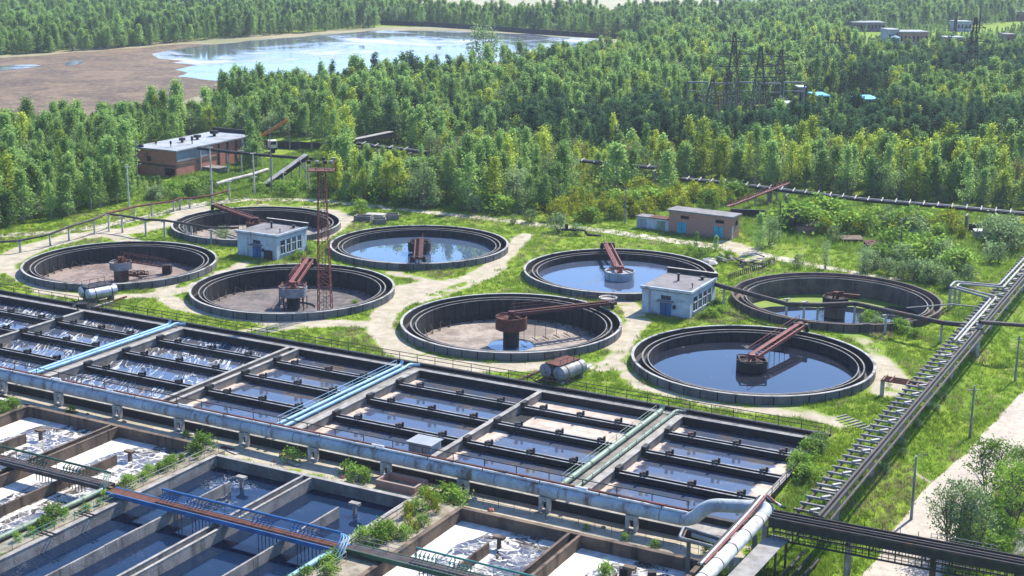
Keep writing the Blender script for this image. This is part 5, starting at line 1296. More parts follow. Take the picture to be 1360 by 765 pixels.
# ================================================================ FAR THINGS: pylons, substation, far buildings
def pylon(px, py, h, label, arms=3, w=2.2):
    x, y = P(px, py); t = thing('power_pylon', label, 'pylon', (x, y, 0)); q = MB()
    cr_ = lambda k, z: (x + (1, 1, -1, -1)[k] * (w * (1 - z / h) ** 1.1 + .3), y + (1, -1, -1, 1)[k] * (w * (1 - z / h) ** 1.1 + .3), z)
    n = 9
    for k in range(4):
        for i in range(n):
            q.bar(cr_(k, h * i / n), cr_(k, h * (i + 1) / n), .2); q.bar(cr_(k, h * i / n), cr_((k + 1) % 4, h * (i + 1) / n), .11); q.bar(cr_((k + 1) % 4, h * i / n), cr_(k, h * (i + 1) / n), .11)
    part('lattice_body', q, DSTEEL, t)
    for i in range(arms):
        z = h * (.58 + .15 * i); aw = (4.2, 5.0, 3.4)[i % 3]; q = MB()
        q.bar((x - aw, y, z), (x + aw, y, z), .26); q.bar((x - aw, y, z), (x, y, z + 1.3), .16); q.bar((x + aw, y, z), (x, y, z + 1.3), .16)
        a_ = part('crossarm', q, DSTEEL, t)
        for s in (-1, 1): q = MB(); q.tube([(x + s * aw * .92, y, z), (x + s * aw * .92, y, z - 1.5)], .14, 5); part('insulator', q, STEEL, a_)
    return t
pylon(971, 152, 24, 'dark lattice pylon, tallest at the left of the substation')
pylon(1006, 160, 21, 'dark lattice pylon, nearest in the substation with wide arms')
pylon(1034, 140, 17, 'dark lattice pylon right of the substation pair')
pylon(944, 160, 12, 'short lattice pylon at the left end of the substation', 1)
pylon(1286, 140, 27, 'dark lattice pylon standing alone in the far right wood')
pylon(1110, 92, 14, 'faint lattice pylon in the far wood before the far buildings', 2)
pylon(1133, 98, 12, 'stubby dark lattice tower right of the faint pylon', 2)
sub = thing('substation_gantry', 'grey steel gantry of the substation under the pylons', 'gantry', (*P(985, 155), 0))
for k in range(5):
    x, y = P(925 + k * 32, 150 + 2 * (k % 2)); q = MB()
    for s in (-3, 3): q.bar((x + s, y, 0), (x + s, y, 9), .35)
    q.bar((x - 3, y, 9), (x + 3, y, 9), .45); q.bar((x - 3, y, 6.5), (x + 3, y, 6.5), .2)
    part('portal', q, STEEL, sub)
for k in range(26):
    x, y = P(R.uniform(920, 1065), R.uniform(144, 158)); q = MB(); q.tube([(x, y, 0), (x, y, R.uniform(2.5, 5.0))], .22, 6); q.box(x - .35, x + .35, y - .35, y + .35, 1.2, 2.2); part('insulator_post', q, STEEL, sub)
def far_building(px0, px1, py, h, dep, wall, roof, label, cat='building', nwin=6):
    a_, b_ = P(px0, py), P(px1, py + (px1 - px0) * 0.0); L = math.hypot(b_[0] - a_[0], b_[1] - a_[1]); ux, uy = (b_[0] - a_[0]) / L, (b_[1] - a_[1]) / L
    fr = lambda p, q: (a_[0] + ux * p - uy * q, a_[1] + uy * p + ux * q)
    t = thing('far_building', label, cat, (*a_, 0)); q = MB(); q.box(0, L, 0, dep, -.1, h, fr); part('wall', q, wall, t)
    q = MB(); q.box(-.3, L + .3, -.3, dep + .3, h, h + .4, fr); part('roof', q, roof, t)
    for k in range(nwin):
        p = L * (k + .3) / nwin; q = MB(); q.box(p, p + L * .45 / nwin, -.08, -.003, h * .35, h * .75, fr); part('window', q, BLACK, t)
    return t
LBLUE = M('bright_blue_sheet_roof', (.16, .5, .72), (.12, .42, .62), .3, rough=.4)
far_building(1083, 1100, 148, 4.4, 9, DARKC, LBLUE, 'small building with light blue roof left in the wood', nwin=3)
far_building(1136, 1166, 152, 4.2, 10, DARKC, LBLUE, 'building with bright light blue roof half hidden by trees', nwin=3)
far_building(1060, 1068, 143, 6, 4, CONC, WHITEP, 'slim grey tower house at the right of the substation', nwin=2)
far_building(1044, 1058, 152, 3, 5, CONC, WHITEP, 'low white roofed kiosk right of the substation', nwin=2)
far_building(1132, 1175, 42, 4.5, 12, CONC, GROOF, 'long grey far building behind the wood, leftmost of the far group', nwin=9)
far_building(1188, 1232, 62, 6.5, 12, OLDBRICK, GROOF, 'long dull brick far building with grey roof behind the blue green tank', nwin=8)
far_building(1178, 1193, 62, 7.5, 10, PLAST, GROOF, 'light far block at the left end of the dull brick far building', nwin=3)
far_building(1270, 1290, 42, 5, 10, PLAST, GROOF, 'pale far building between the two far chimneys', nwin=4)
far_building(1338, 1380, 28, 5, 16, OLDBRICK, GROOF, 'far building with pale roof at the top right edge', nwin=5)
far_building(1256, 1280, 62, 4, 8, CONC, GROOF, 'low grey far building right of the dull brick far one', nwin=4)
far_building(1335, 1348, 64, 6, 8, OLDBRICK, ROOF, 'small dark far building near the right edge of the far wood', nwin=2)
def chimney(px, py, h, r, mat, label):
    x, y = P(px, py); q = MB(); q.tube([(x, y, 0), (x, y, h)], r, 10, r1=r * .75); q.tube([(x, y, h - .6), (x, y, h)], r * .95, 10); solo('chimney', q, mat, label, 'chimney')
chimney(1268, 44, 11, 1.0, DARKC, 'thicker dark chimney left of the pale far building')
chimney(1300, 44, 14, .55, TAR, 'thin dark chimney right of the pale far building')
chimney(1108, 60, 8, .5, TAR, 'short dark stack in the wood before the far buildings')
x, y = P(1188, 66); q = MB(); q.tube([(x, y, 0), (x, y, 5.5)], 2.3, 16); q.tube([(x, y, 5.5), (x, y, 6.3)], 2.3, 16, r1=.4); solo('water_tank', q, M('teal_tank_paint', (.2, .36, .42)), 'blue green round water tank before the far brick building', 'tank')
# long dark wall along the far pond shore
wl = thing('pond_wall', 'long dark wall along the far shore of the pond', 'wall', (*P(506, 33), 0))
wp = [P(*q_) for q_ in ((506, 33), (560, 35), (640, 40), (720, 46), (780, 50), (842, 53))]
for i in range(5):
    q = MB(); q.bar((*wp[i], 1.2), (*wp[i + 1], 1.2), .6, 2.6); part('wall_section', q, DARKC, wl)
q = MB(); q.bar((*P(141, 12), 1.4), (*P(190, 13), 1.4), 6, 2.8); solo('far_shed', q, DARKC, 'long dark far shed in the woods at the top left', 'shed')
# ================================================================ VEGETATION
def rnd_unit(g):
    z = g.uniform(-1, 1); a = g.uniform(0, 6.283); s = math.sqrt(1 - z * z); return Vector((s * math.cos(a), s * math.sin(a), z))
def leafquad(vs, fs, tn, p, s, g, tint, flat=.5, asp=.7):
    n = rnd_unit(g); n.z = abs(n.z) * (1 - flat) + flat; n.normalize()
    a = n.orthogonal().normalized(); a = (mathutils.Matrix.Rotation(g.uniform(0, 6.28), 3, n) @ a); b = n.cross(a)
    o = len(vs); a *= s; b *= s * asp
    vs += [p - a, p + b, p + a, p - b]; fs.append((o, o + 1, o + 2, o + 3)); tn += [tint] * 4
def tree_proto(seed, h, cb, r, shape, nclump, per, ls, spread=.5, stems=1, trunk_r=.13, zs=.8):
    """returns (trunk MB, crown verts, faces, tints): limbs with leaf sprays scattered round their ends, uneven and full of gaps"""
    g = random.Random(seed); tr = MB(); vs, fs, tn = [], [], []
    tops = []
    for s in range(stems):
        if stems == 1: base, top = Vector((0, 0, -.3)), Vector((g.uniform(-.25, .25), g.uniform(-.25, .25), h * .97))
        else:
            a = 6.283 * s / stems + g.uniform(-.4, .4); base = Vector((.15 * math.cos(a), .15 * math.sin(a), -.2)); top = Vector((r * .6 * math.cos(a), r * .6 * math.sin(a), h * g.uniform(.75, 1.0)))
        mid = base.lerp(top, .5) + Vector((g.uniform(-.2, .2), g.uniform(-.2, .2), 0))
        tr.tube([base, mid, top], trunk_r, 6, r1=.02); tops.append((base, mid, top))
    lean = [g.uniform(.75, 1.2) for _ in range(7)]
    for c in range(nclump):
        t = g.random() ** .85
        if shape == 'birch': prof = (min(1, (t + .1) * 3.2)) * (1 - t) ** .85 + .03
        elif shape == 'cone': prof = (min(1, (t + .1) * 5)) * (1 - t) ** .95 + .04
        elif shape == 'pine': prof = (.75 * min(1, (t + .15) * 3)) * (1 - t * .85) ** .8
        elif shape == 'round': prof = math.sqrt(max(0, 1 - (2 * t - .9) ** 2 / 1.25))
        else: prof = math.sqrt(max(0.02, 1 - t * t))
        a = g.uniform(0, 6.283); k = lean[int(a / 6.284 * 7)]
        d = r * prof * k * math.sqrt(g.uniform(.12, 1.0)); z = h * (cb + (1 - cb) * t) + g.uniform(-.3, .3)
        p = Vector((d * math.cos(a), d * math.sin(a), max(.1, z)))
        bs, md, tp = tops[c % stems]; f = max(.05, min(.95, (z - .12 * h - d * .35) / h)); q = (bs.lerp(md, f * 2) if f < .5 else md.lerp(tp, f * 2 - 1))
        if c % 2 == 0: tr.tube([q, q.lerp(p, .6) + Vector((0, 0, .1)), p], .035 + .02 * (1 - t), 4, r1=.012)
        ct = g.random()
        for i in range(per):
            o = Vector((g.gauss(0, spread), g.gauss(0, spread), g.gauss(0, spread * zs)))
            leafquad(vs, fs, tn, p + o, ls * g.uniform(.6, 1.25), g, min(1, max(0, ct * .7 + g.random() * .4)), .3 if shape != 'pine' else .1, .62)
    return tr, vs, fs, tn
PR_ = {   # kind: proto, leaf material, bark
 'birch': ([tree_proto(s, hh, .16, rr, sh, 84, 18, .24, .42, zs=.95) for s, hh, rr, sh in ((1, 10, 2.5, 'birch'), (2, 11.5, 2.2, 'cone'), (3, 8.5, 2.6, 'birch'), (4, 10.5, 2.1, 'birch'), (5, 12, 2.6, 'cone'), (6, 7.5, 2.1, 'birch'))], L_BIRCH, BIRCHB),
 'aspen': ([tree_proto(s, hh, .2, rr, 'birch', 66, 16, .24, .45, zs=1.1) for s, hh, rr in ((11, 10, 2.7), (12, 9, 2.8), (13, 11, 2.4))], L_ASPEN, BARK),
 'pine': ([tree_proto(s, hh, .3, rr, 'pine', 60, 18, .22, .38, trunk_r=.17) for s, hh, rr in ((21, 11, 2.3), (22, 10, 2.6), (23, 12, 2.1))], L_PINE, BARK),
 'willow': ([tree_proto(s, hh, .06, rr, 'round', 62, 16, .2, .45, stems=3) for s, hh, rr in ((31, 6, 2.6), (32, 7.5, 2.6), (33, 8.5, 2.2))], L_WILLOW, BARK),
 'brown': ([tree_proto(s, hh, .2, 2.0, 'birch', 64, 8, .2, .5) for s, hh in ((41, 9.5), (42, 8.5))], L_BROWN, BARK),
 'shrub': ([tree_proto(s, hh, .02, rr, 'dome', 40, 15, .17, .3, stems=4, trunk_r=.05) for s, hh, rr in ((51, 2.2, 1.6), (52, 1.7, 1.9))], L_BUSH, BARK),
 'yshrub': ([tree_proto(s, hh, .02, rr, 'dome', 40, 14, .18, .34, stems=4, trunk_r=.05) for s, hh, rr in ((61, 2.6, 1.7), (62, 3.4, 1.5))], L_YBUSH, BARK),
 'gshrub': ([tree_proto(s, hh, .05, rr, 'round', 44, 15, .16, .32, stems=4, trunk_r=.06) for s, hh, rr in ((71, 3.6, 1.7), (72, 2.8, 1.9))], L_WILLOW, BARK),
}
def set_tint(me, tn):
    at = me.attributes.new('tint', 'FLOAT', 'POINT'); at.data.foreach_set('value', tn)
MESH = {}
for k, (lst, lm, bm) in PR_.items():
    for i, (tr, vs, fs, tn) in enumerate(lst):
        mb = MB(); mb.add(vs, fs); cm = mb.mesh('crown', lm); set_tint(cm, tn); MESH[(k, i)] = (tr.mesh('trunk', bm), cm)
def plant(kind, i, loc, rot, sc, name, label, cat, group):
    tm, cm = MESH[(kind, i)]
    t = thing(name, label, cat, loc, group); t.rotation_euler = (0, 0, rot); t.scale = (sc[0], sc[0], sc[1])
    for nm, me in (('trunk', tm), ('crown', cm)):
        o = bpy.data.objects.new(nm, me); C.objects.link(o); o.parent = t
    return t
def inpoly(p, poly):
    c = False; n = len(poly); x, y = p
    for i in range(n):
        (x0, y0), (x1, y1) = poly[i], poly[(i + 1) % n]
        if (y0 > y) != (y1 > y) and x < (x1 - x0) * (y - y0) / (y1 - y0) + x0: c = not c
    return c
def lin(tab, x):
    if x <= tab[0][0]: return tab[0][1]
    for (a, b), (c, d) in zip(tab, tab[1:]):
        if x <= c: return b + (d - b) * (x - a) / (c - a)
    return tab[-1][1]
FRONT = [(-250, 325), (0, 304), (80, 291), (150, 276), (190, 262), (232, 252), (262, 240), (270, 246), (300, 250), (335, 238), (350, 224), (352, 196), (428, 196), (432, 262), (480, 268), (560, 277), (650, 281), (720, 283), (745, 276), (800, 268), (850, 262), (875, 240), (960, 244), (1040, 254), (1200, 270), (1360, 283), (1700, 310)]
WATER = [(-400, 72), (0, 74), (140, 66), (260, 55), (420, 43), (505, 37), (600, 38), (720, 44), (800, 46), (855, 50), (855, 76), (770, 92), (640, 112), (560, 117), (430, 130), (330, 138), (265, 154), (200, 174), (100, 188), (-400, 198)]
CLEAR = [WATER,
 [(172, 250), (182, 196), (300, 180), (430, 186), (430, 205), (345, 212), (300, 240), (235, 243)],        # round the brick hall
 [(100, 166), (140, 152), (330, 150), (330, 162), (170, 172)],
 [(905, 166), (910, 148), (1070, 138), (1075, 160)],                                             # substation
 [(1074, 150), (1176, 142), (1180, 164), (1074, 168)], [(1125, 47), (1180, 40), (1182, 50), (1130, 56)], [(1176, 68), (1186, 58), (1250, 58), (1250, 74)], [(1258, 50), (1262, 39), (1345, 30), (1380, 26), (1380, 34), (1300, 48)],
 [(505, 31), (850, 50), (850, 58), (505, 38)],
 [(470, 12), (560, 3), (640, -8), (1140, -8), (1140, 9), (1010, 22), (840, 27), (600, 27), (520, 20)], [(140, 18), (200, 8), (430, 2), (430, 9), (300, 13)],
 [(465, 228), (465, 200), (530, 192), (580, 222), (570, 232)],
]
PINES = [[(660, 222), (700, 176), (900, 165), (1100, 168), (1360, 178), (1600, 190), (1600, 232), (1200, 226), (1000, 218), (800, 222)], [(1090, 112), (1360, 96), (1500, 100), (1500, 132), (1100, 138)], [(620, 205), (700, 170), (760, 175), (700, 215)], [(860, 158), (1100, 155), (1100, 170), (860, 172)]]
YEL = [(690, 252), (690, 214), (900, 222), (1100, 226), (1340, 236), (1500, 250), (1500, 262), (1200, 252), (1000, 240), (880, 236), (800, 262)]
def kind_at(px, py, g):
    q = g.random()
    jx, jy = px + g.gauss(0, 14), py + g.gauss(0, 5)
    if any(inpoly((jx, jy), p_) for p_ in PINES): return 'pine' if q < .86 else ('aspen' if q < .93 else 'birch')
    if inpoly((jx, jy), YEL): return 'aspen' if q < .55 else ('birch' if q < .78 else ('willow' if q < .92 else 'brown'))
    if 380 < px < 740 and py > 205: return 'birch' if q < .45 else ('willow' if q < .66 else ('brown' if q < (.86 if px > 560 else .7) else 'aspen'))
    if px > 740 and py > 236: return 'birch' if q < .4 else ('willow' if q < .8 else 'aspen')
    if py < 60: return 'birch' if q < .68 else ('pine' if q < .88 else 'willow')
    if px > 1050 and py < 150: return 'birch' if q < .5 else ('pine' if q < .68 else ('willow' if q < .88 else 'aspen'))
    if px < 430: return 'birch' if q < .88 else ('willow' if q < .96 else 'aspen')
    return 'birch' if q < .72 else ('pine' if q < .8 else ('aspen' if q < .92 else 'willow'))
LOW = [([(1115, 42), (1350, 28), (1400, 36), (1350, 70), (1262, 96), (1165, 96), (1115, 72)], .36), ([(1072, 136), (1182, 134), (1185, 178), (1072, 178)], .38), ([(900, 148), (1075, 146), (1075, 186), (900, 190)], .55),
 ([(462, 212), (580, 222), (580, 262), (462, 258)], .62), ([(755, 240), (876, 248), (876, 290), (755, 290)], .3), ([(1330, 60), (1352, 60), (1352, 90), (1330, 90)], .4), ([(350, 196), (440, 196), (440, 262), (350, 262)], .6)]
pts = []
g = random.Random(5)
y = 235.0
while y < 1500:
    sp = 3.1 if y < 650 else 3.8
    if y > 1000: sp = 5.2
    xw = y * .41 + 18; x = -xw
    while x < xw:
        qx, qy = x + g.uniform(-.45, .45) * sp, y + g.uniform(-.45, .45) * sp
        px, py = proj(qx, qy)
        if py < lin(FRONT, px) + g.gauss(0, 1.2) and not any(inpoly((px, py), c_) for c_ in CLEAR) and g.random() < .93:
            kd = kind_at(px, py, g); n = len(PR_[kd][0])
            s = g.triangular(.5, 1.22, .95) * (.92 if y < 420 else 1.0) * (1 + .28 * mnoise.noise((qx * .045, qy * .045, 8)))
            if mnoise.noise((qx * .03, qy * .03, 4)) < -.25: s *= .8
            if 182 < px < 350 and py > 228:
                s = min(s, (py - 234) / 68.0)
                if s < .22: x += sp; continue
            for pz, kz in LOW:
                if inpoly((px, py), pz): s *= kz; break
            pts.append((qx, qy, 0.0, g.uniform(0, 6.28), s, kd, g.randrange(n), px, py))
        x += sp
    y += sp
GLAB = {'birch': ('birch_tree', 'slender bright green birch in the front rows of the wood', 'birch tree', 'birches in the front rows of the wood'),
        'aspen': ('aspen_tree', 'yellow green aspen in the front rows of the wood', 'aspen tree', 'yellow green aspens in the front rows of the wood'),
        'pine': ('pine_tree', 'dark green pine in the front part of the wood', 'pine tree', 'dark pines in the front part of the wood'),
        'willow': ('willow_tree', 'grey green many stemmed willow in the front rows of the wood', 'willow tree', 'grey green willows in the front rows of the wood'),
        'brown': ('sparse_tree', 'brownish tree still almost without leaves in the front rows of the wood', 'tree', 'brownish sparse trees in the front rows of the wood')}
def seen_size(t):
    return t[4] * (10 if t[5] != 'willow' else 7) / t[1]
front = sorted([t for t in pts if -10 < t[7] < 1370 and t[8] > lin(FRONT, t[7]) - 16], key=lambda t: t[1])[:290]
fs_ = set(id(t) for t in front)
rest = [t for t in pts if id(t) not in fs_]
for t in front:
    nm, lb, ct_, gp = GLAB[t[5]]; plant(t[5], t[6], t[:3], t[3], (t[4] * g.uniform(.8, 1.35), t[4]), nm, lb, ct_, gp)
KINDS = [(k, i) for k in ('birch', 'aspen', 'pine', 'willow', 'brown') for i in range(len(PR_[k][0]))]

def scatter(name, protos, pts, label=None, cat=None):
    """one object: protos = [(verts, faces, tints, material index per face)], pts = [(x, y, z, rot, scale, proto)]"""
    vs, fs, tn, mi, kk = [], [], [], [], []; mats = []
    for k, (v, f, t, m) in enumerate(protos):
        o = len(vs); vs += [tuple(q) for q in v]; fs += [tuple(i + o for i in q) for q in f]; tn += t; kk += [1000 + k] * len(v)
        for q in m:
            if q not in mats: mats.append(q)
            mi.append(mats.index(q))
    n0 = len(vs); vs += [p[:3] for p in pts]; kk += [p[5] for p in pts]; tn += [0.0] * len(pts)
    me = bpy.data.meshes.new(name); me.from_pydata(vs, [], fs)
    for q in mats: me.materials.append(q)
    me.polygons.foreach_set('material_index', mi)
    def attr(n, ty, d): a_ = me.attributes.new(n, ty, 'POINT'); a_.data.foreach_set('value', d)
    attr('tint', 'FLOAT', tn); attr('kk', 'INT', kk); attr('rot', 'FLOAT', [0.0] * n0 + [p[3] for p in pts]); attr('scl', 'FLOAT', [1.0] * n0 + [p[4] for p in pts]); wr_ = random.Random(3); attr('wid', 'FLOAT', [1.0] * n0 + [p[4] * wr_.uniform(.78, 1.35) for p in pts])
    o = bpy.data.objects.new(name, me); C.objects.link(o); o['kind'] = 'stuff'
    ng = bpy.data.node_groups.new(name, 'GeometryNodeTree')
    ng.interface.new_socket('Geometry', in_out='INPUT', socket_type='NodeSocketGeometry'); ng.interface.new_socket('Geometry', in_out='OUTPUT', socket_type='NodeSocketGeometry')
    N = ng.nodes; Lk = ng.links.new; gi = N.new('NodeGroupInput'); go = N.new('NodeGroupOutput'); jn = N.new('GeometryNodeJoinGeometry')
    def na(n, ty): q = N.new('GeometryNodeInputNamedAttribute'); q.data_type = ty; q.inputs[0].default_value = n; return q.outputs[0]
    kk_, rot_, scl_ = na('kk', 'INT'), na('rot', 'FLOAT'), na('scl', 'FLOAT')
    def eq(v):
        q = N.new('FunctionNodeCompare'); q.data_type = 'INT'; q.operation = 'EQUAL'; Lk(kk_, q.inputs[2]); q.inputs[3].default_value = v; return q.outputs[0]
    cx = N.new('ShaderNodeCombineXYZ'); Lk(rot_, cx.inputs[2])
    wid_ = na('wid', 'FLOAT'); cs = N.new('ShaderNodeCombineXYZ'); Lk(wid_, cs.inputs[0]); Lk(wid_, cs.inputs[1]); Lk(scl_, cs.inputs[2])
    for k in range(len(protos)):
        sg = N.new('GeometryNodeSeparateGeometry'); sg.domain = 'POINT'; Lk(gi.outputs[0], sg.inputs[0]); Lk(eq(1000 + k), sg.inputs[1])
        mp = N.new('GeometryNodeMeshToPoints'); Lk(gi.outputs[0], mp.inputs[0]); Lk(eq(k), mp.inputs[1])
        ip = N.new('GeometryNodeInstanceOnPoints'); Lk(mp.outputs[0], ip.inputs['Points']); Lk(sg.outputs[0], ip.inputs['Instance']); Lk(cx.outputs[0], ip.inputs['Rotation']); Lk(cs.outputs[0], ip.inputs['Scale'])
        Lk(ip.outputs[0], jn.inputs[0])
    Lk(jn.outputs[0], go.inputs[0])
    md = o.modifiers.new('scatter', 'NODES'); md.node_group = ng
    if label: o['label'] = label
    if cat: o['category'] = cat
    return o
protos = []
for (k, i) in KINDS:
    tr, vs, fs, tn = PR_[k][0][i]; o = len(vs)
    protos.append((list(vs) + list(tr.v), list(fs) + [tuple(q + o for q in f) for f in tr.f], tn + [0.0] * len(tr.v), [PR_[k][1]] * len(fs) + [PR_[k][2]] * len(tr.f)))
scatter('forest', protos, [(t[0], t[1], t[2], t[3], t[4], KINDS.index((t[5], t[6]))) for t in rest], 'wide mixed birch and pine wood spreading to the horizon behind the tanks', 'wood')
print('forest', len(rest), 'front', len(front))

# shrubs and saplings one can tell apart: (px, py, kind, height in m)
SHR = {'shrub': ('shrub', 'shrub'), 'yshrub': ('yellow_shrub', 'shrub'), 'gshrub': ('willow_shrub', 'shrub'), 'willow': ('willow_tree', 'willow tree'), 'birch': ('birch_tree', 'birch tree')}
BASEH = {'shrub': (2.2, 1.7), 'yshrub': (2.6, 3.4), 'gshrub': (3.6, 2.8), 'willow': (6, 7.5, 8.5), 'birch': (10, 11.5, 8.5, 10.5, 12, 7.5), 'aspen': (10, 9, 11)}
def shrub_at(px, py, kind, hgt, label, group=None, wide=1.0, z=None, name=None, cat=None):
    i = R.randrange(len(MESH_N[kind])); sc = hgt / BASEH[kind][i]
    x, y, zz = G(px, py)
    if z is not None: x, y = P(px, py, z); zz = z
    return plant(kind, i, (x, y, zz), R.uniform(0, 6.28), (sc * wide, sc), name or SHR[kind][0], label, cat or SHR[kind][1], group)
MESH_N = {k: v[0] for k, v in PR_.items()}
def shrub_field(poly, n, kinds, h0, h1, label, group, wide=(.9, 1.3)):
    xs, ys = [p[0] for p in poly], [p[1] for p in poly]; c = 0; gg = random.Random(len(label) + n)
    while c < n:
        p = (gg.uniform(min(xs), max(xs)), gg.uniform(min(ys), max(ys)))
        if not inpoly(p, poly): continue
        k = gg.choice(kinds); shrub_at(p[0], p[1], k, gg.uniform(h0, h1), label[k] if isinstance(label, dict) else label, group[k] if isinstance(group, dict) else group, gg.uniform(*wide)); c += 1
shrub_field([(440, 262), (560, 277), (700, 287), (700, 280), (560, 268), (440, 255)], 30, ['shrub', 'gshrub', 'shrub'], 1.6, 3.0, {'shrub': 'fresh green shrub at the foot of the middle wood above the dirt track', 'gshrub': 'grey green shrub at the foot of the middle wood above the dirt track'}, {'shrub': 'fresh green shrubs at the foot of the middle wood', 'gshrub': 'grey green shrubs at the foot of the middle wood'})
shrub_field([(700, 290), (740, 296), (840, 292), (880, 280), (985, 276), (985, 262), (880, 254), (800, 262), (715, 276)], 75, ['yshrub', 'yshrub', 'shrub'], 1.9, 3.5, {'yshrub': 'yellow green bush in the thicket left of the brick shed', 'shrub': 'green bush in the thicket left of the brick shed'}, {'yshrub': 'yellow green bushes left of the brick shed', 'shrub': 'green bushes left of the brick shed'})
shrub_field([(340, 262), (430, 262), (430, 246), (400, 248), (340, 252)], 14, ['shrub'], 1.4, 2.4, 'low green shrub below the sloping conveyor', 'shrubs below the sloping conveyor')
shrub_field([(290, 245), (345, 225), (400, 225), (400, 240), (300, 256)], 12, ['shrub'], 1.0, 1.8, 'low green shrub in the weeds in front of the brick hall', 'low shrubs before the brick hall')
shrub_field([(180, 262), (240, 245), (300, 252), (290, 262), (210, 272)], 16, ['shrub', 'gshrub'], 1.6, 2.8, {'shrub': 'green shrub between the left wood and the rusty overhead pipe', 'gshrub': 'pale shrub between the left wood and the rusty overhead pipe'}, {'shrub': 'green shrubs by the rusty overhead pipe', 'gshrub': 'pale shrubs by the rusty overhead pipe'})
shrub_field([(1040, 290), (1130, 286), (1200, 300), (1280, 310), (1280, 322), (1200, 322), (1100, 316), (1040, 306)], 46, ['gshrub', 'shrub', 'yshrub'], 2.4, 4.2, {'gshrub': 'grey green bush in the meadow thicket behind the old brown tank', 'shrub': 'fresh green bush in the meadow thicket behind the old brown tank', 'yshrub': 'yellowish bush in the meadow thicket behind the old brown tank'}, {'gshrub': 'grey green bushes of the meadow thicket', 'shrub': 'fresh green bushes of the meadow thicket', 'yshrub': 'yellowish bushes of the meadow thicket'})
shrub_field([(1130, 345), (1180, 330), (1260, 340), (1290, 355), (1280, 392), (1240, 392), (1180, 372)], 34, ['gshrub', 'gshrub', 'shrub'], 1.8, 3.6, {'gshrub': 'pale willow bush on the slope between the old tank and the pipe loop', 'shrub': 'bright green bush on the slope between the old tank and the pipe loop'}, {'gshrub': 'pale willow bushes on the slope by the pipe loop', 'shrub': 'bright bushes on the slope by the pipe loop'})
shrub_field([(1300, 350), (1360, 350), (1400, 330), (1360, 300), (1310, 320)], 16, ['gshrub'], 3.2, 4.6, 'round grey green willow bush at the right edge above the trestle', 'round willow bushes at the right edge')
for (px, py, k, h_, w_, lab) in (
  (741, 308, 'gshrub', 3.0, 1.0, 'dark round bush left of the black bent pipe'), (765, 312, 'gshrub', 1.9, 1.5, 'brownish low bush under the black bent pipe'),
  (705, 296, 'gshrub', 2.2, 1.1, 'pale bush at the dirt track above the forking path'), (682, 298, 'gshrub', 1.8, 1.0, 'small pale bush left of the forking path'),
  (478, 283, 'shrub', 2.2, .9, 'small dark green bush left behind the concrete troughs'), (297, 318, 'gshrub', 2.0, 1.2, 'grey green bush beside the left white building'),
  (472, 408, 'shrub', 1.1, .9, 'little bright bush at the rim of the tank behind the red mast'), (1008, 334, 'birch', 6.5, 1.1, 'lone young birch right of the brick shed'),
  (1022, 326, 'willow', 5.0, .9, 'pale willow close behind the lone young birch'), (1096, 357, 'willow', 4.4, .75, 'small single tree beside the dirt track above the old tank'),
  (1148, 362, 'willow', 4.2, .75, 'second small tree along the dirt track above the old tank'), (1108, 322, 'gshrub', 2.6, .9, 'small round bush near the rusty low heap'),
  (925, 330, 'birch', 2.8, .9, 'tiny sapling in front of the brick shed, left of two'), (951, 333, 'birch', 2.5, .9, 'tiny sapling in front of the brick shed, right of two'),
  (1060, 356, 'gshrub', 2.0, .8, 'wispy bush above the left part of the old tank'), (1220, 372, 'gshrub', 3.2, 1.0, 'rounded bush near the far side of the old tank'),
  (885, 262, 'birch', 9.0, 1.45, 'tall rounded birch standing clear left of the brick shed'), (818, 256, 'birch', 9.6, 1.35, 'tall full birch in front of the middle pines'), (840, 254, 'birch', 8.5, .8, 'slim birch right beside the tall full one'),
  (600, 160, 'birch', 11, 1.3, 'light birch in the middle wood'), (643, 88, 'willow', 15, 1.1, 'big rounded tree rising above the pond shore'), (957, 277, 'aspen', 6.0, .8, 'small yellow green tree just behind the brick shed'),
  (1340, 278, 'willow', 5.5, 1.2, 'wide grey willow before the right wood under the rack')):
    shrub_at(px, py, k, h_, lab, None, w_, name='aspen_tree' if k == 'aspen' else None, cat='aspen tree' if k == 'aspen' else None)
# low scrub near tanks and the trestle
shrub_field([(1125, 432), (1160, 436), (1230, 452), (1220, 445), (1150, 425)], 16, ['shrub', 'gshrub'], .8, 1.6, {'shrub': 'low green shrub under the dark lagged overhead pipe', 'gshrub': 'low pale shrub under the dark lagged overhead pipe'}, {'shrub': 'low green shrubs under the lagged pipe', 'gshrub': 'low pale shrubs under the lagged pipe'})
shrub_field([(920, 424), (950, 405), (965, 412), (950, 424)], 8, ['shrub'], .7, 1.3, 'leafy weed bush against the windowed side of the right white building', 'weed bushes by the right white building')
shrub_field([(372, 346), (412, 328), (425, 332), (400, 345)], 9, ['shrub'], .7, 1.3, 'leafy weed bush against the windowed side of the left white building', 'weed bushes by the left white building')
shrub_field([(1050, 632), (1075, 640), (1095, 600), (1085, 588), (1062, 612)], 18, ['shrub', 'gshrub'], .8, 1.7, {'shrub': 'green weed bush between the basin end and the ladder shaped trestle', 'gshrub': 'pale weed bush between the basin end and the ladder shaped trestle'}, {'shrub': 'green weed bushes at the basin end', 'gshrub': 'pale weed bushes at the basin end'})
shrub_field([(920, 330), (975, 345), (960, 350), (905, 338)], 9, ['shrub'], .6, 1.4, 'low bush on the grass between the brick shed and the hazy water tank', 'low bushes before the brick shed')
shrub_field([(1140, 640), (1200, 560), (1260, 500), (1275, 510), (1180, 640)], 14, ['gshrub'], .5, 1.0, 'low tuft of pale weeds on the grassy bank below the trestle', 'pale weeds on the grassy bank')
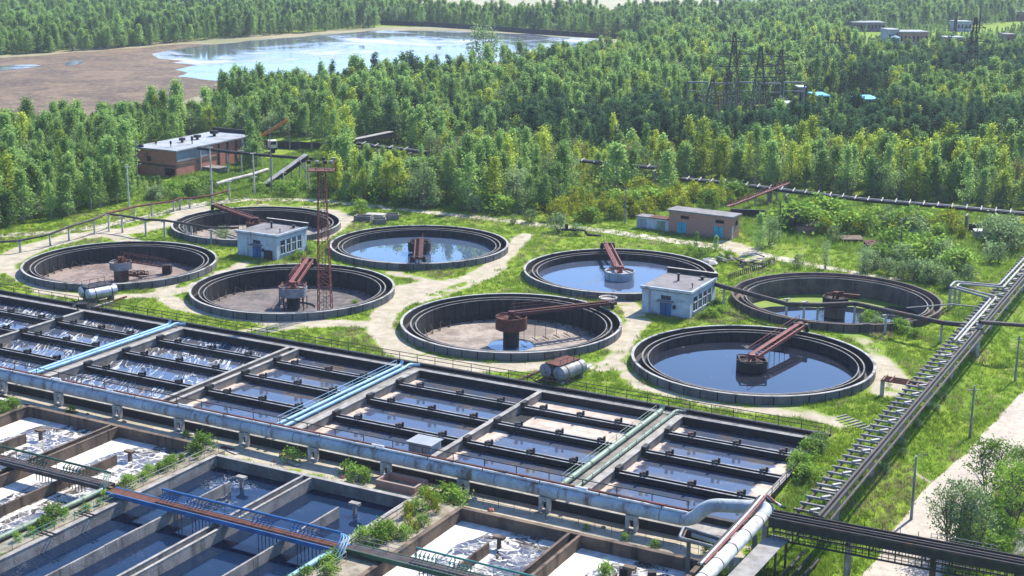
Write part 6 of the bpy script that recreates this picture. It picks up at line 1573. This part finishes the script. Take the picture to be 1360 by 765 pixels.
# strips between the near basins
def strip_bush(u, v, kind, h_, wide, label, group, z=-.66):
    i = R.randrange(len(MESH_N[kind])); sc = h_ / BASEH[kind][i]; plant(kind, i, W3(u, v, z), R.uniform(0, 6.28), (sc * wide, sc), SHR[kind][0], label, SHR[kind][1], group)
for k in range(15): strip_bush(R.uniform(59.2, 62.2), -34.2 - k * .75, R.choice(['shrub', 'shrub', 'yshrub']), R.uniform(.8, 1.5) * (1.15 if k < 6 else 1), R.uniform(.8, 1.15), 'bright yellow green bush on the wide strip right of the deep blue basin', 'bushes on the wide strip')
for k in range(5): strip_bush(R.uniform(58.8, 60.5), -48.5 - k * 1.5, 'shrub', R.uniform(.7, 1.1), 1, 'small bush beside the light blue pipe below the blue bridge', 'small bushes beside the light blue pipe')
for k in range(11): strip_bush(R.uniform(31.2, 32.6), -33.6 - k * 1.15, 'shrub', R.uniform(.5, 1.1) if k else 1.8, .9, 'small bush on the narrow strip above the bridges', 'small bushes on the narrow strip')
for k in range(8): strip_bush(R.uniform(31.5, 32.8), -48.2 - k * 1.6, 'shrub', R.uniform(.5, 1.0) if k != 4 else 1.6, .9, 'small bush beside the pale green pipe at the bottom left', 'small bushes beside the pale green pipe')
for k in range(16): strip_bush(R.uniform(2.3, 4.5), -33 - k * .55, 'shrub', R.uniform(.5, .8), 1.2, 'low bush covering the short green strip at the far left', 'low bushes on the short green strip')
for (u, v, h_) in ((40.5, -30.2, 1.2), (47.8, -30.4, 1.3), (49.6, -31.6, 1.6), (50.5, -31.2, 1.2), (61.5, -31.9, 1.5), (59.8, -31.2, 1.4), (57.8, -31.6, .9), (29.4, -31.2, 1.1), (26.3, -30.2, .6), (9.5, -30.4, .7), (75, -31, .5), (79, -31.2, .6), (82, -31.4, .6), (86.8, -30.6, 1.0), (91, -30.5, 1.4)):
    strip_bush(u, v, 'shrub', h_, 1.0, 'small bush on the soil strip in front of the thick pipeline', 'small bushes on the soil strip', -1.3)
x, y = P(805, 765, -1.5); plant('shrub', 0, (x, y, -2.2), .5, (.55, .9), 'yellow_shrub', 'pale spiky bush standing in the foam at the bottom edge', 'shrub', None)

# sparse multi stemmed trees beside the road, with fine leaves
for k, (px, py, h_, st, dens, lab) in enumerate(((1262, 738, 7.2, 5, 150, 'sparse many stemmed tree beside the road, wide and nearest the gallery bridge'), (1290, 742, 6.4, 3, 110, 'thin stemmed tree just right of the wide sparse tree by the road'), (1312, 668, 6.6, 4, 130, 'fuller tree farther up the right edge of the road'), (1345, 700, 6.4, 3, 100, 'sparse tree cut by the right edge of the picture'), (1352, 660, 5.4, 3, 90, 'low leafy tree at the right edge behind the fuller one'))):
    x, y, z = G(px, py)
    tr, vs, fs, tn = tree_proto(900 + k, h_, .3, h_ * .38, 'round', dens, 20, .12, .3, stems=st, trunk_r=.075)
    t = thing('roadside_tree', lab, 'tree', (x, y, z)); o = bpy.data.objects.new('trunk', tr.mesh('trunk', BARK)); C.objects.link(o); o.parent = t
    mb = MB(); mb.add(vs, fs); cm = mb.mesh('crown', L_WILLOW if k < 2 else L_BUSH); set_tint(cm, tn); o = bpy.data.objects.new('crown', cm); C.objects.link(o); o.parent = t
shrub_field([(1255, 745), (1330, 745), (1350, 690), (1318, 680), (1270, 720)], 16, ['shrub'], .8, 1.7, 'leafy bush under the sparse trees beside the road', 'bushes under the roadside trees')
q = MB(); pp = [G(px_, py_) for px_, py_ in ((1318, 720), (1345, 705), (1380, 700), (1390, 740), (1350, 738), (1325, 735))]
q.add([(a, b, c_ + .14) for a, b, c_ in pp], [tuple(range(6))]); struct('gravel_ground', q, PUDDLE)
q = MB(); pp = [G(px_, py_) for px_, py_ in ((1322, 727), (1338, 722), (1350, 724), (1348, 733), (1330, 735))]
q.add([(a, b, c_ + .19) for a, b, c_ in pp], [tuple(range(5))]); struct('puddle_water', q, W_TANK)

# grass tufts
def tuft(seed, n, h_, sp, mat):
    gg = random.Random(seed); vs, fs, tn = [], [], []
    for k in range(n):
        a = gg.uniform(0, 6.28); r = sp * math.sqrt(gg.random()); b = Vector((r * math.cos(a), r * math.sin(a), -.03)); d = Vector((gg.gauss(0, .3), gg.gauss(0, .3), 1)) * h_ * gg.uniform(.6, 1.2); w = Vector((math.cos(a + 1.5), math.sin(a + 1.5), 0)) * .035
        o = len(vs); vs += [b - w, b + w, b + d]; fs.append((o, o + 1, o + 2)); tn += [gg.random()] * 3
    return (vs, fs, tn, [mat] * len(fs))
TP = [tuft(1, 22, .3, .45, L_GRASS), tuft(2, 22, .42, .5, L_GRASS), tuft(3, 18, .4, .4, L_DRY), tuft(4, 24, .6, .5, L_BUSH)]
gp = []; gg = random.Random(77)
while len(gp) < 47000:
    y = 108 + 190 * gg.random() ** 1.35; x = gg.uniform(-1, 1.12) * (y * .385 + 8)
    if in_hole(x, y, .5): continue
    if dirt(x, y) > .38 + gg.uniform(-.12, .1): continue
    d = rackd(x, y)
    if d > 4 and y < 215 and min(seg_d((x, y), ROADW[i], ROADW[i + 1]) for i in range(len(ROADW) - 1)) < 3.1 + .5 * mnoise.noise((x * .5, y * .5, 2)): continue
    u, v = toUV(x, y); far = y > 235
    nz = mnoise.noise((x * .12, y * .12, 1))
    k = gg.choice((0, 0, 0, 1)) if nz < .1 else gg.choice((1, 1, 2, 3 if d > -6 else 1))
    if mnoise.noise((x * .09, y * .09, 31)) > .28 and gg.random() < .6: k = 2
    gp.append((x, y, zg(x, y), gg.uniform(0, 6.28), gg.uniform(.6, 1.25), k))
for poly, n_ in (([(300, 258), (345, 215), (440, 192), (470, 205), (440, 262), (340, 264)], 3800), ([(180, 268), (236, 236), (345, 205), (350, 250), (250, 262)], 2400), ([(930, 262), (1045, 258), (1300, 285), (1360, 300), (1360, 345), (1240, 345), (1000, 318), (940, 285)], 6000)):
    xs, ys = [p_[0] for p_ in poly], [p_[1] for p_ in poly]; c_ = 0
    while c_ < n_:
        p_ = (gg.uniform(min(xs), max(xs)), gg.uniform(min(ys), max(ys)))
        if not inpoly(p_, poly): continue
        c_ += 1; x, y = P(*p_)
        if dirt(x, y) < .4: gp.append((x, y, 0, gg.uniform(0, 6.28), gg.uniform(.9, 1.7), gg.choice((1, 1, 3, 3, 2))))
scatter('grass', TP, gp)

# ================================================================ LIGHT, AIR, CAMERA
AZ, EL = rad(38), rad(47)
w = bpy.data.worlds.new('World'); S.world = w; w.use_nodes = True; nt = w.node_tree
sk = nt.nodes.new('ShaderNodeTexSky'); sk.sky_type = 'NISHITA'; sk.sun_disc = False; sk.sun_elevation = EL; sk.sun_rotation = AZ; sk.air_density = 1.0; sk.dust_density = .6; sk.ozone_density = 1.3
mm = nt.nodes.new('ShaderNodeMix'); mm.data_type = 'RGBA'; mm.blend_type = 'MULTIPLY'; mm.inputs[0].default_value = 1; nt.links.new(sk.outputs[0], mm.inputs[6]); mm.inputs[7].default_value = (.68, .89, 1.2, 1)
nt.links.new(mm.outputs[2], nt.nodes['Background'].inputs[0]); nt.nodes['Background'].inputs[1].default_value = .135
sd = bpy.data.lights.new('sun', 'SUN'); sd.energy = 5.0; sd.angle = rad(.5); sd.color = (1, .94, .83)
so = bpy.data.objects.new('sun', sd); C.objects.link(so)
dv = Vector((math.sin(AZ) * math.cos(EL), math.cos(AZ) * math.cos(EL), math.sin(EL))); so.rotation_euler = dv.to_track_quat('Z', 'Y').to_euler(); so.location = (60, 120, 150)
HAZE = True
if HAZE:
    q = MB(); q.box(-6300, 6600, -900, 7200, -5, 62); hm = bpy.data.materials.new('haze'); hm.use_nodes = True; n_ = hm.node_tree; n_.nodes.clear()
    pv = n_.nodes.new('ShaderNodeVolumePrincipled'); pv.inputs['Color'].default_value = (.78, .88, 1, 1); pv.inputs['Density'].default_value = .00011; pv.inputs['Anisotropy'].default_value = .2
    ou = n_.nodes.new('ShaderNodeOutputMaterial'); n_.links.new(pv.outputs[0], ou.inputs['Volume'])
    o = struct('haze', q, hm, 'stuff')
cd_ = bpy.data.cameras.new('camera'); cd_.sensor_width = 36; cd_.lens = 36 * F / 1360; cd_.clip_start = 1; cd_.clip_end = 20000
co_ = bpy.data.objects.new('camera', cd_); C.objects.link(co_); co_.location = (0, 0, H)
from mathutils import Matrix
rt_ = Vector((1, 0, 0)); fw = Vector((0, CP, -SP)); up = rt_.cross(fw)
m3 = Matrix((rt_, up, -fw)).transposed(); m3 = m3 @ Matrix.Rotation(ROLL, 3, 'Z')
co_.rotation_euler = m3.to_euler(); S.camera = co_
S.view_settings.view_transform = 'Standard'; S.view_settings.look = 'None'; S.view_settings.gamma = 1; S.view_settings.use_curve_mapping = False
S.view_settings.exposure = 1.0
S.cycles.max_bounces = 6; S.cycles.diffuse_bounces = 3; S.cycles.glossy_bounces = 3; S.cycles.transmission_bounces = 3; S.cycles.transparent_max_bounces = 4; S.cycles.volume_bounces = 0
